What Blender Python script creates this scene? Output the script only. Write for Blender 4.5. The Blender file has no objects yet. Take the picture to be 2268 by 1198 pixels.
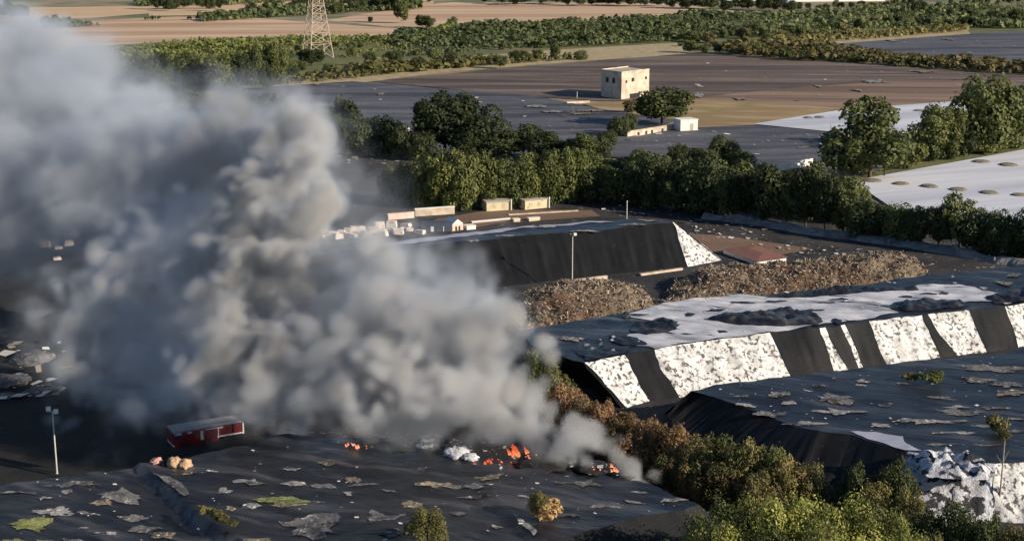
import bpy, math, random
import numpy as np
from mathutils import Vector, Matrix, noise as mn
from mathutils.geometry import delaunay_2d_cdt

# ------------------------------------------------------------------ camera, sky, sun, exposure
SC = bpy.context.scene
COL = SC.collection
F, CX, CY, H = 3200.0, 1134.0, 599.0, 49.0          # photo focal length and centre (px), flying height (m)
PITCH = math.atan(749.0 / F)
CP, SP = math.cos(PITCH), math.sin(PITCH)
cd = bpy.data.cameras.new('camera')
cam = bpy.data.objects.new('camera', cd); COL.objects.link(cam)
cam.location = (0, 0, H); cam.rotation_euler = (math.pi / 2 - PITCH, 0, 0)
cd.sensor_width = 36; cd.lens = 36 * F / 2268; cd.clip_start = 1; cd.clip_end = 20000
SC.camera = cam

SUN_DIR = Vector((0.90, -0.43, 0)).normalized() * math.cos(math.radians(22)) + Vector((0, 0, math.sin(math.radians(22))))
W = bpy.data.worlds.new('World'); SC.world = W; W.use_nodes = True
sky = W.node_tree.nodes.new('ShaderNodeTexSky'); sky.sky_type = 'NISHITA'; sky.sun_disc = False
sky.sun_elevation = math.radians(22); sky.sun_rotation = math.atan2(SUN_DIR.x, SUN_DIR.y)
sky.air_density = 1.0; sky.dust_density = 0.4; sky.ozone_density = 4.0
bg = W.node_tree.nodes['Background']; bg.inputs[1].default_value = 0.075
W.node_tree.links.new(sky.outputs[0], bg.inputs[0])
sl = bpy.data.lights.new('sun', 'SUN'); sl.energy = 5.0; sl.angle = math.radians(0.5); sl.color = (1.0, 0.87, 0.70)
so = bpy.data.objects.new('sun', sl); COL.objects.link(so)
so.rotation_euler = SUN_DIR.to_track_quat('Z', 'Y').to_euler(); so.location = (60, -30, 80)
VS = SC.view_settings
SC.display_settings.display_device = 'sRGB'
VS.view_transform = 'Standard'; VS.look = 'None'; VS.gamma = 1; VS.use_curve_mapping = False; VS.exposure = 0.6
cy = SC.cycles
cy.max_bounces = 6; cy.diffuse_bounces = 2; cy.glossy_bounces = 2; cy.transmission_bounces = 2
cy.volume_bounces = 3; cy.transparent_max_bounces = 8
cy.use_denoising = True; cy.use_adaptive_sampling = True; cy.adaptive_threshold = 0.02
cy.volume_step_rate = 1.0; cy.sample_clamp_indirect = 4.0

RNG = random.Random(11)
NR = np.random.default_rng(7)


def G(px, py, z=0.0):
    """World point where the photo's pixel (px, py) meets the level z."""
    u, v = (px - CX) / F, -(py - CY) / F
    d = Vector((u, CP + v * SP, -SP + v * CP))
    t = (z - H) / d.z
    return Vector((d.x * t, d.y * t, z))


def at_depth(px, py, D):
    u, v = (px - CX) / F, -(py - CY) / F
    return Vector((u, CP + v * SP, -SP + v * CP)) * D + Vector((0, 0, H))


def ppm(p):
    return F / (p.y * CP - (p.z - H) * SP)


ORD = ('first second third fourth fifth sixth seventh eighth ninth tenth eleventh twelfth thirteenth fourteenth fifteenth sixteenth '
       'seventeenth eighteenth nineteenth twentieth twenty-first twenty-second twenty-third twenty-fourth twenty-fifth twenty-sixth '
       'twenty-seventh twenty-eighth twenty-ninth thirtieth thirty-first thirty-second thirty-third thirty-fourth thirty-fifth '
       'thirty-sixth thirty-seventh thirty-eighth thirty-ninth fortieth').split()


# ------------------------------------------------------------------ object helpers
def tag(o, label=None, cat=None, group=None, kind=None):
    if label: o['label'] = label
    if cat: o['category'] = cat
    if group: o['group'] = group
    if kind: o['kind'] = kind
    return o


def empty(name, loc, rz=0.0):
    o = bpy.data.objects.new(name, None); COL.objects.link(o)
    o.location = loc; o.rotation_euler = (0, 0, rz); o.empty_display_size = 0.5
    return o


def link(name, me, mat=None, parent=None):
    o = bpy.data.objects.new(name, me); COL.objects.link(o)
    if parent is not None: o.parent = parent
    if mat is not None:
        if not me.materials: me.materials.append(mat)
        elif me.materials[0] != mat:
            o.material_slots[0].link = 'OBJECT'; o.material_slots[0].material = mat
    return o


def mesh(name, v, f, smooth=False):
    me = bpy.data.meshes.new(name)
    me.from_pydata([tuple(p) for p in v], [], f); me.update()
    if smooth: me.polygons.foreach_set('use_smooth', [True] * len(me.polygons))
    return me


def quad_mesh(name, P):
    """P: (n, 4, 3) array of quads -> mesh"""
    n = len(P)
    me = bpy.data.meshes.new(name)
    me.vertices.add(n * 4); me.vertices.foreach_set('co', P.astype(np.float32).ravel())
    me.loops.add(n * 4); me.loops.foreach_set('vertex_index', np.arange(n * 4, dtype=np.int32))
    me.polygons.add(n)
    me.polygons.foreach_set('loop_start', np.arange(0, n * 4, 4, dtype=np.int32))
    me.polygons.foreach_set('loop_total', np.full(n, 4, dtype=np.int32))
    me.update(); me.validate()
    return me


class MB:
    """collects boxes, bars and prisms for one mesh"""
    def __init__(s): s.v, s.f = [], []

    def box(s, c, d, rz=0.0, taper=1.0):
        k = len(s.v); cr, sr = math.cos(rz), math.sin(rz)
        for z in (-1, 1):
            q = taper if z > 0 else 1.0
            for x, y in ((-1, -1), (1, -1), (1, 1), (-1, 1)):
                lx, ly = x * d[0] / 2 * q, y * d[1] / 2 * q
                s.v.append((c[0] + lx * cr - ly * sr, c[1] + lx * sr + ly * cr, c[2] + z * d[2] / 2))
        s.f += [(k + 3, k + 2, k + 1, k), (k + 4, k + 5, k + 6, k + 7), (k, k + 1, k + 5, k + 4), (k + 1, k + 2, k + 6, k + 5),
                (k + 2, k + 3, k + 7, k + 6), (k + 3, k, k + 4, k + 7)]
        return s

    def bar(s, a, b, r0, r1=None, n=6):
        a, b = Vector(a), Vector(b); r1 = r0 if r1 is None else r1
        d = (b - a).normalized(); t = d.orthogonal().normalized(); w = d.cross(t); k = len(s.v)
        for p, r in ((a, r0), (b, r1)):
            for i in range(n):
                an = 2 * math.pi * i / n
                s.v.append(tuple(p + (t * math.cos(an) + w * math.sin(an)) * r))
        for i in range(n):
            j = (i + 1) % n; s.f.append((k + i, k + j, k + n + j, k + n + i))
        s.f.append(tuple(k + i for i in reversed(range(n)))); s.f.append(tuple(k + n + i for i in range(n)))
        return s

    def poly(s, pts):
        k = len(s.v); s.v += [tuple(p) for p in pts]; s.f.append(tuple(range(k, k + len(pts)))); return s

    def prism(s, base, z0, z1, cap=True):
        k = len(s.v); n = len(base)
        s.v += [(p[0], p[1], z0) for p in base] + [(p[0], p[1], z1) for p in base]
        for i in range(n):
            j = (i + 1) % n; s.f.append((k + i, k + j, k + n + j, k + n + i))
        if cap: s.f.append(tuple(k + n + i for i in range(n)))
        return s

    def build(s, name, mat, parent=None, smooth=False):
        return link(name, mesh(name, s.v, s.f, smooth), mat, parent)


def inside(pts, poly):
    x, y = pts[:, 0], pts[:, 1]; c = np.zeros(len(pts), bool); n = len(poly)
    for i in range(n):
        x1, y1 = poly[i][:2]; x2, y2 = poly[(i + 1) % n][:2]
        if y1 == y2: continue
        c ^= ((y1 > y) != (y2 > y)) & (x < (x2 - x1) * (y - y1) / (y2 - y1) + x1)
    return c


def edge_dist(pts, poly, closed=True):
    d = np.full(len(pts), 1e9); n = len(poly)
    for i in range(n if closed else n - 1):
        a = np.array(poly[i][:2]); b = np.array(poly[(i + 1) % n][:2]); ab = b - a
        t = np.clip(((pts - a) @ ab) / max(ab @ ab, 1e-9), 0, 1)
        d = np.minimum(d, np.linalg.norm(pts - (a + t[:, None] * ab), axis=1))
    return d


def densify(poly, s):
    out = []; n = len(poly)
    for i in range(n):
        a, b = Vector(poly[i][:2]), Vector(poly[(i + 1) % n][:2]); k = max(1, int((b - a).length / s))
        out += [a.lerp(b, j / k) for j in range(k)]
    return out


def fill(poly, s, interior=True, dense=True):
    """triangulated polygon: boundary points every s metres and a jittered grid inside"""
    bd = densify(poly, s) if dense else [Vector(p[:2]) for p in poly]
    pts = [tuple(p) for p in bd]
    if interior:
        a = np.array([p[:2] for p in bd]); x0, y0 = a.min(0); x1, y1 = a.max(0)
        gx, gy = np.meshgrid(np.arange(x0, x1, s), np.arange(y0, y1, s * 0.87)); gx[1::2] += s / 2
        g = np.stack([gx.ravel(), gy.ravel()], 1); g += NR.uniform(-.18, .18, g.shape) * s
        g = g[inside(g, bd)]
        if len(g): g = g[edge_dist(g, bd) > s * .45]
        pts += [tuple(p) for p in g]
    n = len(bd)
    v, e, f, *_ = delaunay_2d_cdt([Vector(p) for p in pts], [(i, (i + 1) % n) for i in range(n)], [], 1, 1e-5)
    out = []
    for t in f:
        p, q, r = (v[i] for i in t[:3])
        out.append(tuple(t) if (q - p).cross(r - p) > 0 else tuple(reversed(t)))
    return v, out, n


def sheet(name, poly, s, zf, mat, parent=None, interior=True, smooth=True, rag=0.0):
    """a sheet draped on zf(x, y)"""
    if rag:
        b = densify(poly, s); c = sum(b, Vector((0, 0))) / len(b)
        poly = [c + (p - c) * (1 + rag * mn.noise(Vector((p.x * 1.3, p.y * 1.3, 3.1)))+ rag * .6 * mn.noise(Vector((p.x * 4, p.y * 4, 1.7)))) for p in b]
        v, f, _ = fill(poly, s, interior, dense=False)
    else:
        v, f, _ = fill(poly, s, interior)
    return link(name, mesh(name, [(p.x, p.y, zf(p.x, p.y)) for p in v], f, smooth), mat, parent)


def P2(pix, z=0.0):
    return [G(x, y, z).to_2d() for x, y in pix]


def fr(x, y, s, o=3, seed=0.0):
    return mn.fractal(Vector((x * s, y * s, seed)), 0.9, 2.1, o)


# ------------------------------------------------------------------ materials
def nodes(name):
    m = bpy.data.materials.new(name); m.use_nodes = True; nt = m.node_tree; nt.nodes.clear()
    return m, nt, nt.nodes.new, nt.links.new


def ramp(N, L, src, a, b, ca=(0, 0, 0, 1), cb=(1, 1, 1, 1)):
    r = N('ShaderNodeValToRGB'); r.color_ramp.elements[0].position = a; r.color_ramp.elements[1].position = b
    r.color_ramp.elements[0].color = ca; r.color_ramp.elements[1].color = cb
    L(src, r.inputs[0]); return r.outputs[0]


def mixc(N, L, fac, a, b, mode='MIX'):
    m = N('ShaderNodeMix'); m.data_type = 'RGBA'; m.blend_type = mode
    for sock, val in ((m.inputs[0], fac), (m.inputs[6], a), (m.inputs[7], b)):
        if isinstance(val, (int, float)): sock.default_value = val
        elif isinstance(val, tuple): sock.default_value = (*val[:3], 1)
        else: L(val, sock)
    return m.outputs[2]


def surf(name, c1, c2, scale=0.3, lo=.35, hi=.65, c3=None, s3=1.5, lo3=.58, hi3=.66, rough=.9, bump=0.0, bs=6.0, stretch=None,
         grain=.25, gs=9.0, spec=.3, c4=None, s4=.05, lo4=.45, hi4=.6, coords='world', dist=0.3, q4=False, m3=False):
    """two-tone ground or cloth: c1/c2 by noise, c3 in spots, c4 in large areas, fine grain and relief"""
    m, nt, N, L = nodes(name)
    out = N('ShaderNodeOutputMaterial'); b = N('ShaderNodeBsdfPrincipled'); L(b.outputs[0], out.inputs[0])
    if coords == 'world': P = N('ShaderNodeNewGeometry').outputs['Position']
    else: P = N('ShaderNodeTexCoord').outputs['Object']
    Q = P
    if stretch:
        mp = N('ShaderNodeMapping'); L(P, mp.inputs[0]); mp.inputs['Rotation'].default_value = (0, 0, -stretch[0])
        mp.vector_type = 'TEXTURE' if False else 'POINT'
        r0 = N('ShaderNodeMapping'); L(mp.outputs[0], r0.inputs[0]); r0.inputs['Scale'].default_value = (stretch[1], stretch[2], 1)
        Q = r0.outputs[0]

    def nz(vec, s, d=5, r=.55, ds=0.0):
        t = N('ShaderNodeTexNoise'); L(vec, t.inputs['Vector']); t.inputs['Scale'].default_value = s
        t.inputs['Detail'].default_value = d; t.inputs['Roughness'].default_value = r; t.inputs['Distortion'].default_value = ds
        return t.outputs[0]
    col = mixc(N, L, ramp(N, L, nz(Q, scale, 6, .6, dist), lo, hi), c1, c2)
    if c4: col = mixc(N, L, ramp(N, L, nz(Q if q4 else P, s4, 5), lo4, hi4), col, c4)
    if c3:
        f3 = ramp(N, L, nz(Q, s3, 3), lo3, hi3)
        if m3:
            mu = N('ShaderNodeMath'); mu.operation = 'MULTIPLY'; L(f3, mu.inputs[0]); L(ramp(N, L, nz(P, s3 * .2, 3), .28, .50), mu.inputs[1]); f3 = mu.outputs[0]
        col = mixc(N, L, f3, col, c3)
    if grain: col = mixc(N, L, grain, col, ramp(N, L, nz(P, gs, 4, .7), .2, .8), 'OVERLAY')
    L(col, b.inputs['Base Color'])
    b.inputs['Roughness'].default_value = rough; b.inputs['Specular IOR Level'].default_value = spec
    if bump:
        bp = N('ShaderNodeBump'); bp.inputs['Strength'].default_value = 1.0; bp.inputs['Distance'].default_value = bump
        L(nz(Q, bs, 6, .6, .4), bp.inputs['Height']); L(bp.outputs[0], b.inputs['Normal'])
    return m


def plain(name, c, rough=.6, var=.15, s=3.0, metal=0.0):
    m = surf(name, c, tuple(x * (1 - var) for x in c), scale=s, rough=rough, grain=.12, gs=s * 4, coords='object')
    m.node_tree.nodes['Principled BSDF'].inputs['Metallic'].default_value = metal
    return m


def leafmat(name, dark, light, brown=None, s=2.2):
    m, nt, N, L = nodes(name)
    out = N('ShaderNodeOutputMaterial'); geo = N('ShaderNodeNewGeometry'); oi = N('ShaderNodeObjectInfo')
    tc = N('ShaderNodeTexCoord'); t = N('ShaderNodeTexNoise'); L(tc.outputs['Object'], t.inputs['Vector'])
    t.inputs['Scale'].default_value = s * 3; t.inputs['Detail'].default_value = 2
    a = N('ShaderNodeMath'); a.operation = 'MULTIPLY_ADD'; L(geo.outputs['Random Per Island'], a.inputs[0]); a.inputs[1].default_value = .5
    L(t.outputs[0], a.inputs[2])
    col = mixc(N, L, ramp(N, L, a.outputs[0], .45, 1.0), dark, light)
    hv = N('ShaderNodeHueSaturation'); L(col, hv.inputs['Color'])
    mr = N('ShaderNodeMapRange'); L(oi.outputs['Random'], mr.inputs[0]); mr.inputs[3].default_value = .58; mr.inputs[4].default_value = 1.38
    L(mr.outputs[0], hv.inputs['Value'])
    mh = N('ShaderNodeMapRange'); L(oi.outputs['Random'], mh.inputs[0]); mh.inputs[3].default_value = .515; mh.inputs[4].default_value = .485
    L(mh.outputs[0], hv.inputs['Hue']); col = hv.outputs[0]
    if brown:
        t2 = N('ShaderNodeTexNoise'); L(tc.outputs['Object'], t2.inputs['Vector']); t2.inputs['Scale'].default_value = 3; t2.inputs['Detail'].default_value = 3
        col = mixc(N, L, ramp(N, L, t2.outputs[0], .45, .62), col, brown)
    b = N('ShaderNodeBsdfPrincipled'); L(col, b.inputs['Base Color']); b.inputs['Roughness'].default_value = .65; b.inputs['Specular IOR Level'].default_value = .25
    tr = N('ShaderNodeBsdfTranslucent'); L(col, tr.inputs[0])
    mx = N('ShaderNodeMixShader'); mx.inputs[0].default_value = .28; L(b.outputs[0], mx.inputs[1]); L(tr.outputs[0], mx.inputs[2])
    L(mx.outputs[0], out.inputs[0])
    return m


def islandmat(name, cols, rough=.85):
    m, nt, N, L = nodes(name)
    out = N('ShaderNodeOutputMaterial'); b = N('ShaderNodeBsdfPrincipled'); L(b.outputs[0], out.inputs[0])
    geo = N('ShaderNodeNewGeometry'); r = N('ShaderNodeValToRGB'); r.color_ramp.interpolation = 'CONSTANT'
    e = r.color_ramp.elements
    for i, c in enumerate(cols):
        k = e[i] if i < 2 else e.new(0.5)
        k.position = i / len(cols); k.color = (*c, 1)
    L(geo.outputs['Random Per Island'], r.inputs[0]); L(r.outputs[0], b.inputs['Base Color']); b.inputs['Roughness'].default_value = rough
    return m


AN = 0.22
M = dict(
    ground=surf('dry_ground', (.20, .165, .11), (.30, .24, .155), .05, c4=(.10, .12, .05), s4=.02, bump=.1, bs=.8),
    yard=surf('dark_yard', (.016, .016, .018), (.048, .044, .043), .12, c3=(.20, .19, .18), s3=.9, lo3=.64, hi3=.72, bump=.12, bs=2),
    burnt=surf('burnt_ground', (.0075, .0078, .009), (.019, .0165, .015), .16, c3=(.040, .029, .021), s3=.5, lo3=.60, hi3=.75, bump=.15, bs=2),
    stubble=surf('stubble', (.42, .285, .18), (.54, .39, .25), .05, .40, .60, stretch=(.10, .12, 1.3), c4=(.36, .22, .13), s4=.03, lo4=.50, hi4=.60, q4=True, bump=.05, bs=2, dist=.1),
    stubble_pale=surf('pale_stubble', (.55, .40, .24), (.44, .29, .17), .05, .4, .6, stretch=(.10, .15, 1.3), bump=.05, bs=2),
    plough=surf('ploughed_soil', (.070, .050, .041), (.19, .140, .113), .15, .36, .66, stretch=(-.06, .10, 1.1), c4=(.034, .029, .030), s4=.065, lo4=.45, hi4=.68, q4=True,
                c3=(.27, .20, .15), s3=.3, lo3=.62, hi3=.72, bump=.3, bs=1.5, dist=.5, grain=.45, gs=1.2),
    plough_brown=surf('brown_soil', (.125, .080, .055), (.245, .165, .115), .09, .4, .6, stretch=(-.06, .08, 1.2), c4=(.085, .058, .044), s4=.05, lo4=.5, hi4=.62, q4=True, c3=(.30, .22, .15), s3=.2, lo3=.64, hi3=.70, bump=.12, bs=1.5, dist=.15),
    ochre=surf('ochre_grass', (.22, .145, .072), (.34, .245, .13), .12, .4, .6, stretch=(-.05, .3, 1.0), c4=(.22, .165, .07), s4=.05, lo4=.5, hi4=.65, bump=.1, bs=2),
    grey_tarp=surf('grey_tarp', (.055, .055, .064), (.125, .122, .134), .17, .34, .66, stretch=(.08, .16, 1.1), c4=(.040, .041, .050), s4=.05, lo4=.50, hi4=.62, q4=True,
                   c3=(.18, .175, .18), s3=.45, lo3=.62, hi3=.72, bump=.15, bs=1.5, rough=.75, dist=.5, grain=.4, gs=1.2),
    white_tarp=surf('white_tarp_field', (.60, .60, .63), (.42, .43, .48), .075, .40, .60, stretch=(.42, .10, 1.2), c4=(.34, .36, .42), s4=.05, lo4=.56, hi4=.66, q4=True, bump=.06, bs=1, rough=.65, dist=.1),
    bluish_tarp=surf('pale_blue_tarp', (.36, .37, .43), (.28, .29, .35), .08, stretch=(.1, .3, 1.2), bump=.06, bs=1, rough=.6),  # pale bluish sheeting for the loose sheets on the mounds
    green_ground=surf('green_ground', (.070, .090, .028), (.13, .13, .050), .07, c4=(.20, .16, .08), s4=.015, lo4=.5, hi4=.7, bump=.2, bs=1),
    orange_soil=surf('reddish_soil', (.125, .075, .052), (.18, .115, .08), .15, stretch=(-.2, .3, 1.2), bump=.1, bs=2),
    verge=surf('dry_verge', (.42, .33, .20), (.26, .22, .11), .25, bump=.15, bs=2),
    black=surf('black_tarp', (.0085, .0090, .0108), (.017, .0175, .021), .35, .40, .62, stretch=(-.35, .25, 1.3), c4=(.085, .084, .090), s4=.30, lo4=.54, hi4=.72, q4=True,
               c3=(.10, .098, .10), s3=.9, lo3=.69, hi3=.78, rough=.38, bump=.20, bs=1.1, spec=.55),
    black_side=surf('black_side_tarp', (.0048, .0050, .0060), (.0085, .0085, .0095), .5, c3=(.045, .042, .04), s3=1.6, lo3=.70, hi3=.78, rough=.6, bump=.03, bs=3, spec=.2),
    white_top=surf('white_top_tarp', (.56, .56, .58), (.34, .345, .375), .22, .4, .6, stretch=(-.4, .3, 1.3), c3=(.03, .03, .035), s3=.75, lo3=.63, hi3=.67, c4=(.22, .22, .24), s4=.18, lo4=.56, hi4=.64, q4=True, bump=.05, bs=1.5, rough=.6),
    white_side=surf('white_side_tarp', (.64, .635, .62), (.50, .495, .48), .6, c3=(.07, .066, .062), s3=2.1, lo3=.51, hi3=.60, m3=True, c4=(.40, .39, .37), s4=.6, lo4=.50, hi4=.70, bump=.10, bs=2.2, rough=.6, grain=.2, gs=5),
    patch_grey=surf('dusty_patch', (.012, .0125, .014), (.115, .113, .115), 0.65, .33, .54, c3=(.28, .265, .24), s3=2.6, lo3=.57, hi3=.66, bump=.08, bs=4),
    patch_light=surf('pale_patch', (.014, .0145, .016), (.22, .215, .21), 0.65, .32, .52, c3=(.42, .40, .37), s3=2.5, bump=.06, bs=4),
    patch_tan=surf('tan_patch', (.014, .0135, .0135), (.19, .16, .12), 0.65, .32, .52, c3=(.38, .32, .24), s3=2.5, bump=.08, bs=4),
    patch_green=surf('moss_patch', (.05, .06, .026), (.18, .20, .07), 1.2, .36, .56, c3=(.26, .23, .13), s3=2.0, bump=.1, bs=4),
    cream=surf('cream_render', (.56, .455, .35), (.47, .375, .28), .6, .4, .6, c3=(.34, .275, .20), s3=.6, lo3=.54, hi3=.70, c4=(.38, .32, .26), s4=.25, lo4=.5, hi4=.62, rough=.9, coords='object'),
    greywall=surf('weathered_render', (.40, .36, .31), (.33, .29, .25), .5, rough=.9, coords='object'),  # dull grey-tan render for roofs, a door and small walls
    whitewall=plain('whitewash', (.70, .68, .62), .85, .12, .8),
    yellowwall=surf('yellow_render', (.58, .51, .33), (.48, .41, .27), .7, c3=(.35, .28, .15), s3=1.2, lo3=.62, hi3=.7, coords='object'),
    pinkwall=surf('pink_render', (.55, .38, .31), (.62, .50, .42), .8, coords='object'),
    redroof=surf('red_tiles', (.21, .095, .070), (.15, .075, .060), 1.0, bump=.05, bs=4, coords='object'),
    dark=plain('dark_opening', (.018, .018, .020), .6),
    glass=plain('window_glass', (.03, .035, .045), .15),
    bluebox=plain('blue_grey_paint', (.075, .092, .13), .5, .2, 1.0),
    steel=plain('galvanised_steel', (.50, .48, .44), .5),
    pylon=plain('weathered_pylon_steel', (.46, .37, .29), .7),
    red=plain('smoke_shaded_red', (.14, .011, .014), .35, .1, 2.0),  # engine paint darkened, the smoke's shadow put into its colour
    vanwhite=plain('vehicle_white', (.62, .62, .63), .35),
    rubber=plain('rubber', (.015, .015, .015), .8),
    rooftop=plain('vehicle_roof_grey', (.27, .28, .30), .45),
    bark=plain('bark', (.10, .075, .052), .9, .4, 6.0),
    palebark=plain('pale_bark', (.30, .26, .21), .9, .3, 6.0),
    gravel=surf('gravel_heap', (.14, .125, .095), (.24, .21, .16), 1.5, bump=.2, bs=3),
    block=surf('bank_rubble', (.11, .11, .115), (.24, .235, .225), .7, bump=.25, bs=2.5),
    debris=surf('compost', (.11, .083, .056), (.22, .17, .12), .8, c4=(.10, .06, .035), s4=.12, bump=.3, bs=3),
    shard=islandmat('wood_shards', [(.25, .20, .15), (.19, .148, .108), (.36, .30, .235), (.10, .078, .06), (.23, .18, .132), (.30, .235, .17), (.145, .113, .085)]),
    litter=islandmat('litter', [(.60, .58, .55), (.42, .40, .37), (.70, .69, .66), (.30, .24, .18), (.55, .46, .36), (.16, .16, .17)]),
    bale=surf('bale_wrap', (.60, .47, .38), (.70, .62, .55), .9, c3=(.33, .22, .16), s3=1.3, lo3=.55, hi3=.66, bump=.1, bs=3),
    straw=surf('tan_foam', (.36, .23, .14), (.50, .35, .22), .9, c3=(.30, .17, .09), s3=1.6, lo3=.6, hi3=.72, bump=.2, bs=3, coords='object'),
    pinkscrap=plain('pink_plastic', (.55, .30, .24), .7),
    char=surf('charred_waste', (.008, .008, .009), (.022, .021, .021), 1.0, c3=(.20, .19, .18), s3=2.2, lo3=.66, hi3=.72, bump=.25, bs=3),
    ash=surf('crumpled_pale_sheet', (.55, .56, .60), (.34, .35, .38), 1.2, c3=(.03, .031, .035), s3=.85, lo3=.50, hi3=.55, bump=.2, bs=4),
    leaf_dark=leafmat('leaf_dark', (.025, .038, .015), (.078, .094, .034)),
    leaf_mid=leafmat('leaf_mid', (.045, .062, .020), (.135, .150, .048)),
    leaf_far=leafmat('leaf_far', (.058, .080, .032), (.15, .17, .068)),
    leaf_bright=leafmat('leaf_bright', (.060, .078, .022), (.19, .20, .055)),
    leaf_lime=leafmat('leaf_lime', (.145, .162, .038), (.36, .36, .09)),
    leaf_grass=leafmat('leaf_grass', (.085, .105, .030), (.23, .245, .070)),
    leaf_olive=leafmat('leaf_olive', (.09, .09, .030), (.24, .21, .075)),
    leaf_mixed=leafmat('leaf_mixed', (.055, .062, .022), (.17, .16, .058), brown=(.17, .118, .054)),
    leaf_brown=leafmat('leaf_brown', (.11, .070, .034), (.29, .19, .092)),
    leaf_straw=leafmat('leaf_straw', (.30, .19, .08), (.52, .36, .17)),
)


def emit(name, c0, c1, s):
    m, nt, N, L = nodes(name)
    out = N('ShaderNodeOutputMaterial'); e = N('ShaderNodeEmission'); L(e.outputs[0], out.inputs[0])
    tc = N('ShaderNodeTexCoord'); sp = N('ShaderNodeSeparateXYZ'); L(tc.outputs['Generated'], sp.inputs[0])
    t = N('ShaderNodeTexNoise'); t.inputs['Scale'].default_value = 5; L(tc.outputs['Generated'], t.inputs['Vector'])
    a = N('ShaderNodeMath'); a.operation = 'MULTIPLY_ADD'; L(t.outputs[0], a.inputs[0]); a.inputs[1].default_value = .7; L(sp.outputs[2], a.inputs[2])
    L(ramp(N, L, a.outputs[0], .3, 1.1, (*c0, 1), (*c1, 1)), e.inputs[0]); e.inputs[1].default_value = s
    return m


M['flame'] = emit('flame', (.95, .34, .13), (.60, .085, .035), .85)
M['flame_pale'] = emit('pale_flame', (.95, .48, .26), (.80, .20, .09), 1.0)

# ------------------------------------------------------------------ the ground and the fields
S0 = empty('ground', (0, 0, 0)); bpy.data.objects.remove(S0)
gm = MB(); gm.poly([(-3000, -200, 0), (3000, -200, 0), (3000, 6000, 0), (-3000, 6000, 0)])
tag(gm.build('ground', M['ground']), kind='structure')
_lev = [0.0]


def field(name, pix, mat):
    _lev[0] += 0.02
    z = _lev[0]
    v, f, _ = fill(P2(pix), 1e6, False)
    tag(link(name, mesh(name, [(p.x, p.y, z) for p in v], f), M[mat]), kind='structure')


field('stubble_field', [(-400, 125), (-400, 62), (60, 55), (390, 37), (560, 40), (880, 64), (872, 80), (560, 82), (240, 101)], 'stubble')
field('stubble_field', [(-300, 48), (-300, 22), (330, 14), (330, 30), (210, 40), (40, 46)], 'stubble_pale')
field('stubble_field', [(330, 36), (330, -20), (700, -22), (960, -20), (960, 20), (700, 30)], 'stubble_pale')
field('stubble_field', [(720, 46), (920, 14), (1000, 6), (1480, 8), (1650, 28), (1400, 46), (1000, 60), (900, 64)], 'stubble')
field('orchard_ground', [(-300, 210), (-300, 118), (235, 102), (870, 80), (1000, 62), (1400, 46), (1650, 30), (2500, 5), (2600, 75), (2140, 68),
                         (1700, 92), (1510, 96), (1240, 112), (860, 134), (700, 185), (330, 215)], 'green_ground')
field('dry_strip', [(840, 140), (1240, 111), (1510, 95), (1520, 121), (1300, 136), (1000, 160), (740, 192), (600, 192), (720, 170)], 'verge')
field('dry_strip', [(1590, 104), (1760, 86), (2140, 66), (2150, 76), (1830, 100), (1700, 112)], 'verge')
field('grey_sheeting', [(1800, 102), (2150, 76), (2600, 52), (2600, 170), (2268, 158), (2180, 150), (1990, 120)], 'grey_tarp')
field('ploughed_field', [(820, 182), (1100, 154), (1510, 121), (1640, 124), (2110, 158), (2600, 172), (2600, 200), (2268, 200), (2060, 232), (1870, 243),
                         (1530, 222), (1330, 225), (1190, 216)], 'plough')
field('brown_field', [(1500, 222), (1760, 196), (1960, 182), (2600, 190), (2600, 215), (2060, 233), (1870, 244)], 'plough_brown')
field('dry_grass', [(1290, 232), (1530, 219), (1870, 242), (1672, 279), (1540, 285), (1500, 268), (1340, 246)], 'ochre')
field('grey_sheeting', [(560, 196), (780, 182), (1190, 215), (1345, 246), (1500, 268), (1420, 300), (1280, 345), (900, 345), (640, 320), (500, 240)], 'grey_tarp')
field('grey_sheeting', [(1340, 318), (1500, 287), (1672, 279), (1860, 297), (1870, 352), (1740, 372), (1560, 372), (1300, 345)], 'grey_tarp')
field('white_sheeting', [(1668, 277), (1872, 244), (2125, 226), (2600, 190), (2600, 260), (2170, 300), (1860, 296)], 'white_tarp')
field('grass_verge', [(1840, 400), (2100, 340), (2600, 262), (2600, 300), (2268, 336), (1890, 406)], 'green_ground')
field('white_sheeting', [(1886, 404), (2268, 334), (2700, 262), (2900, 520), (2268, 505), (1985, 470)], 'white_tarp')
field('yard', [(-500, 330), (300, 215), (600, 230), (760, 345), (1300, 372), (1560, 385), (1720, 392), (1880, 420), (1985, 478), (2268, 512), (2700, 545), (3400, 1300), (-1300, 1400)], 'yard')
field('burnt_ground', [(-900, 560), (100, 540), (700, 760), (1250, 900), (1400, 1100), (-900, 1300)], 'burnt')
field('reddish_ground', [(1500, 522), (1600, 526), (1800, 556), (1700, 575), (1590, 566), (1540, 548)], 'orange_soil')
field('courtyard', [(960, 492), (1080, 470), (1310, 470), (1330, 484), (1100, 500), (1000, 520)], 'orange_soil')


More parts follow.
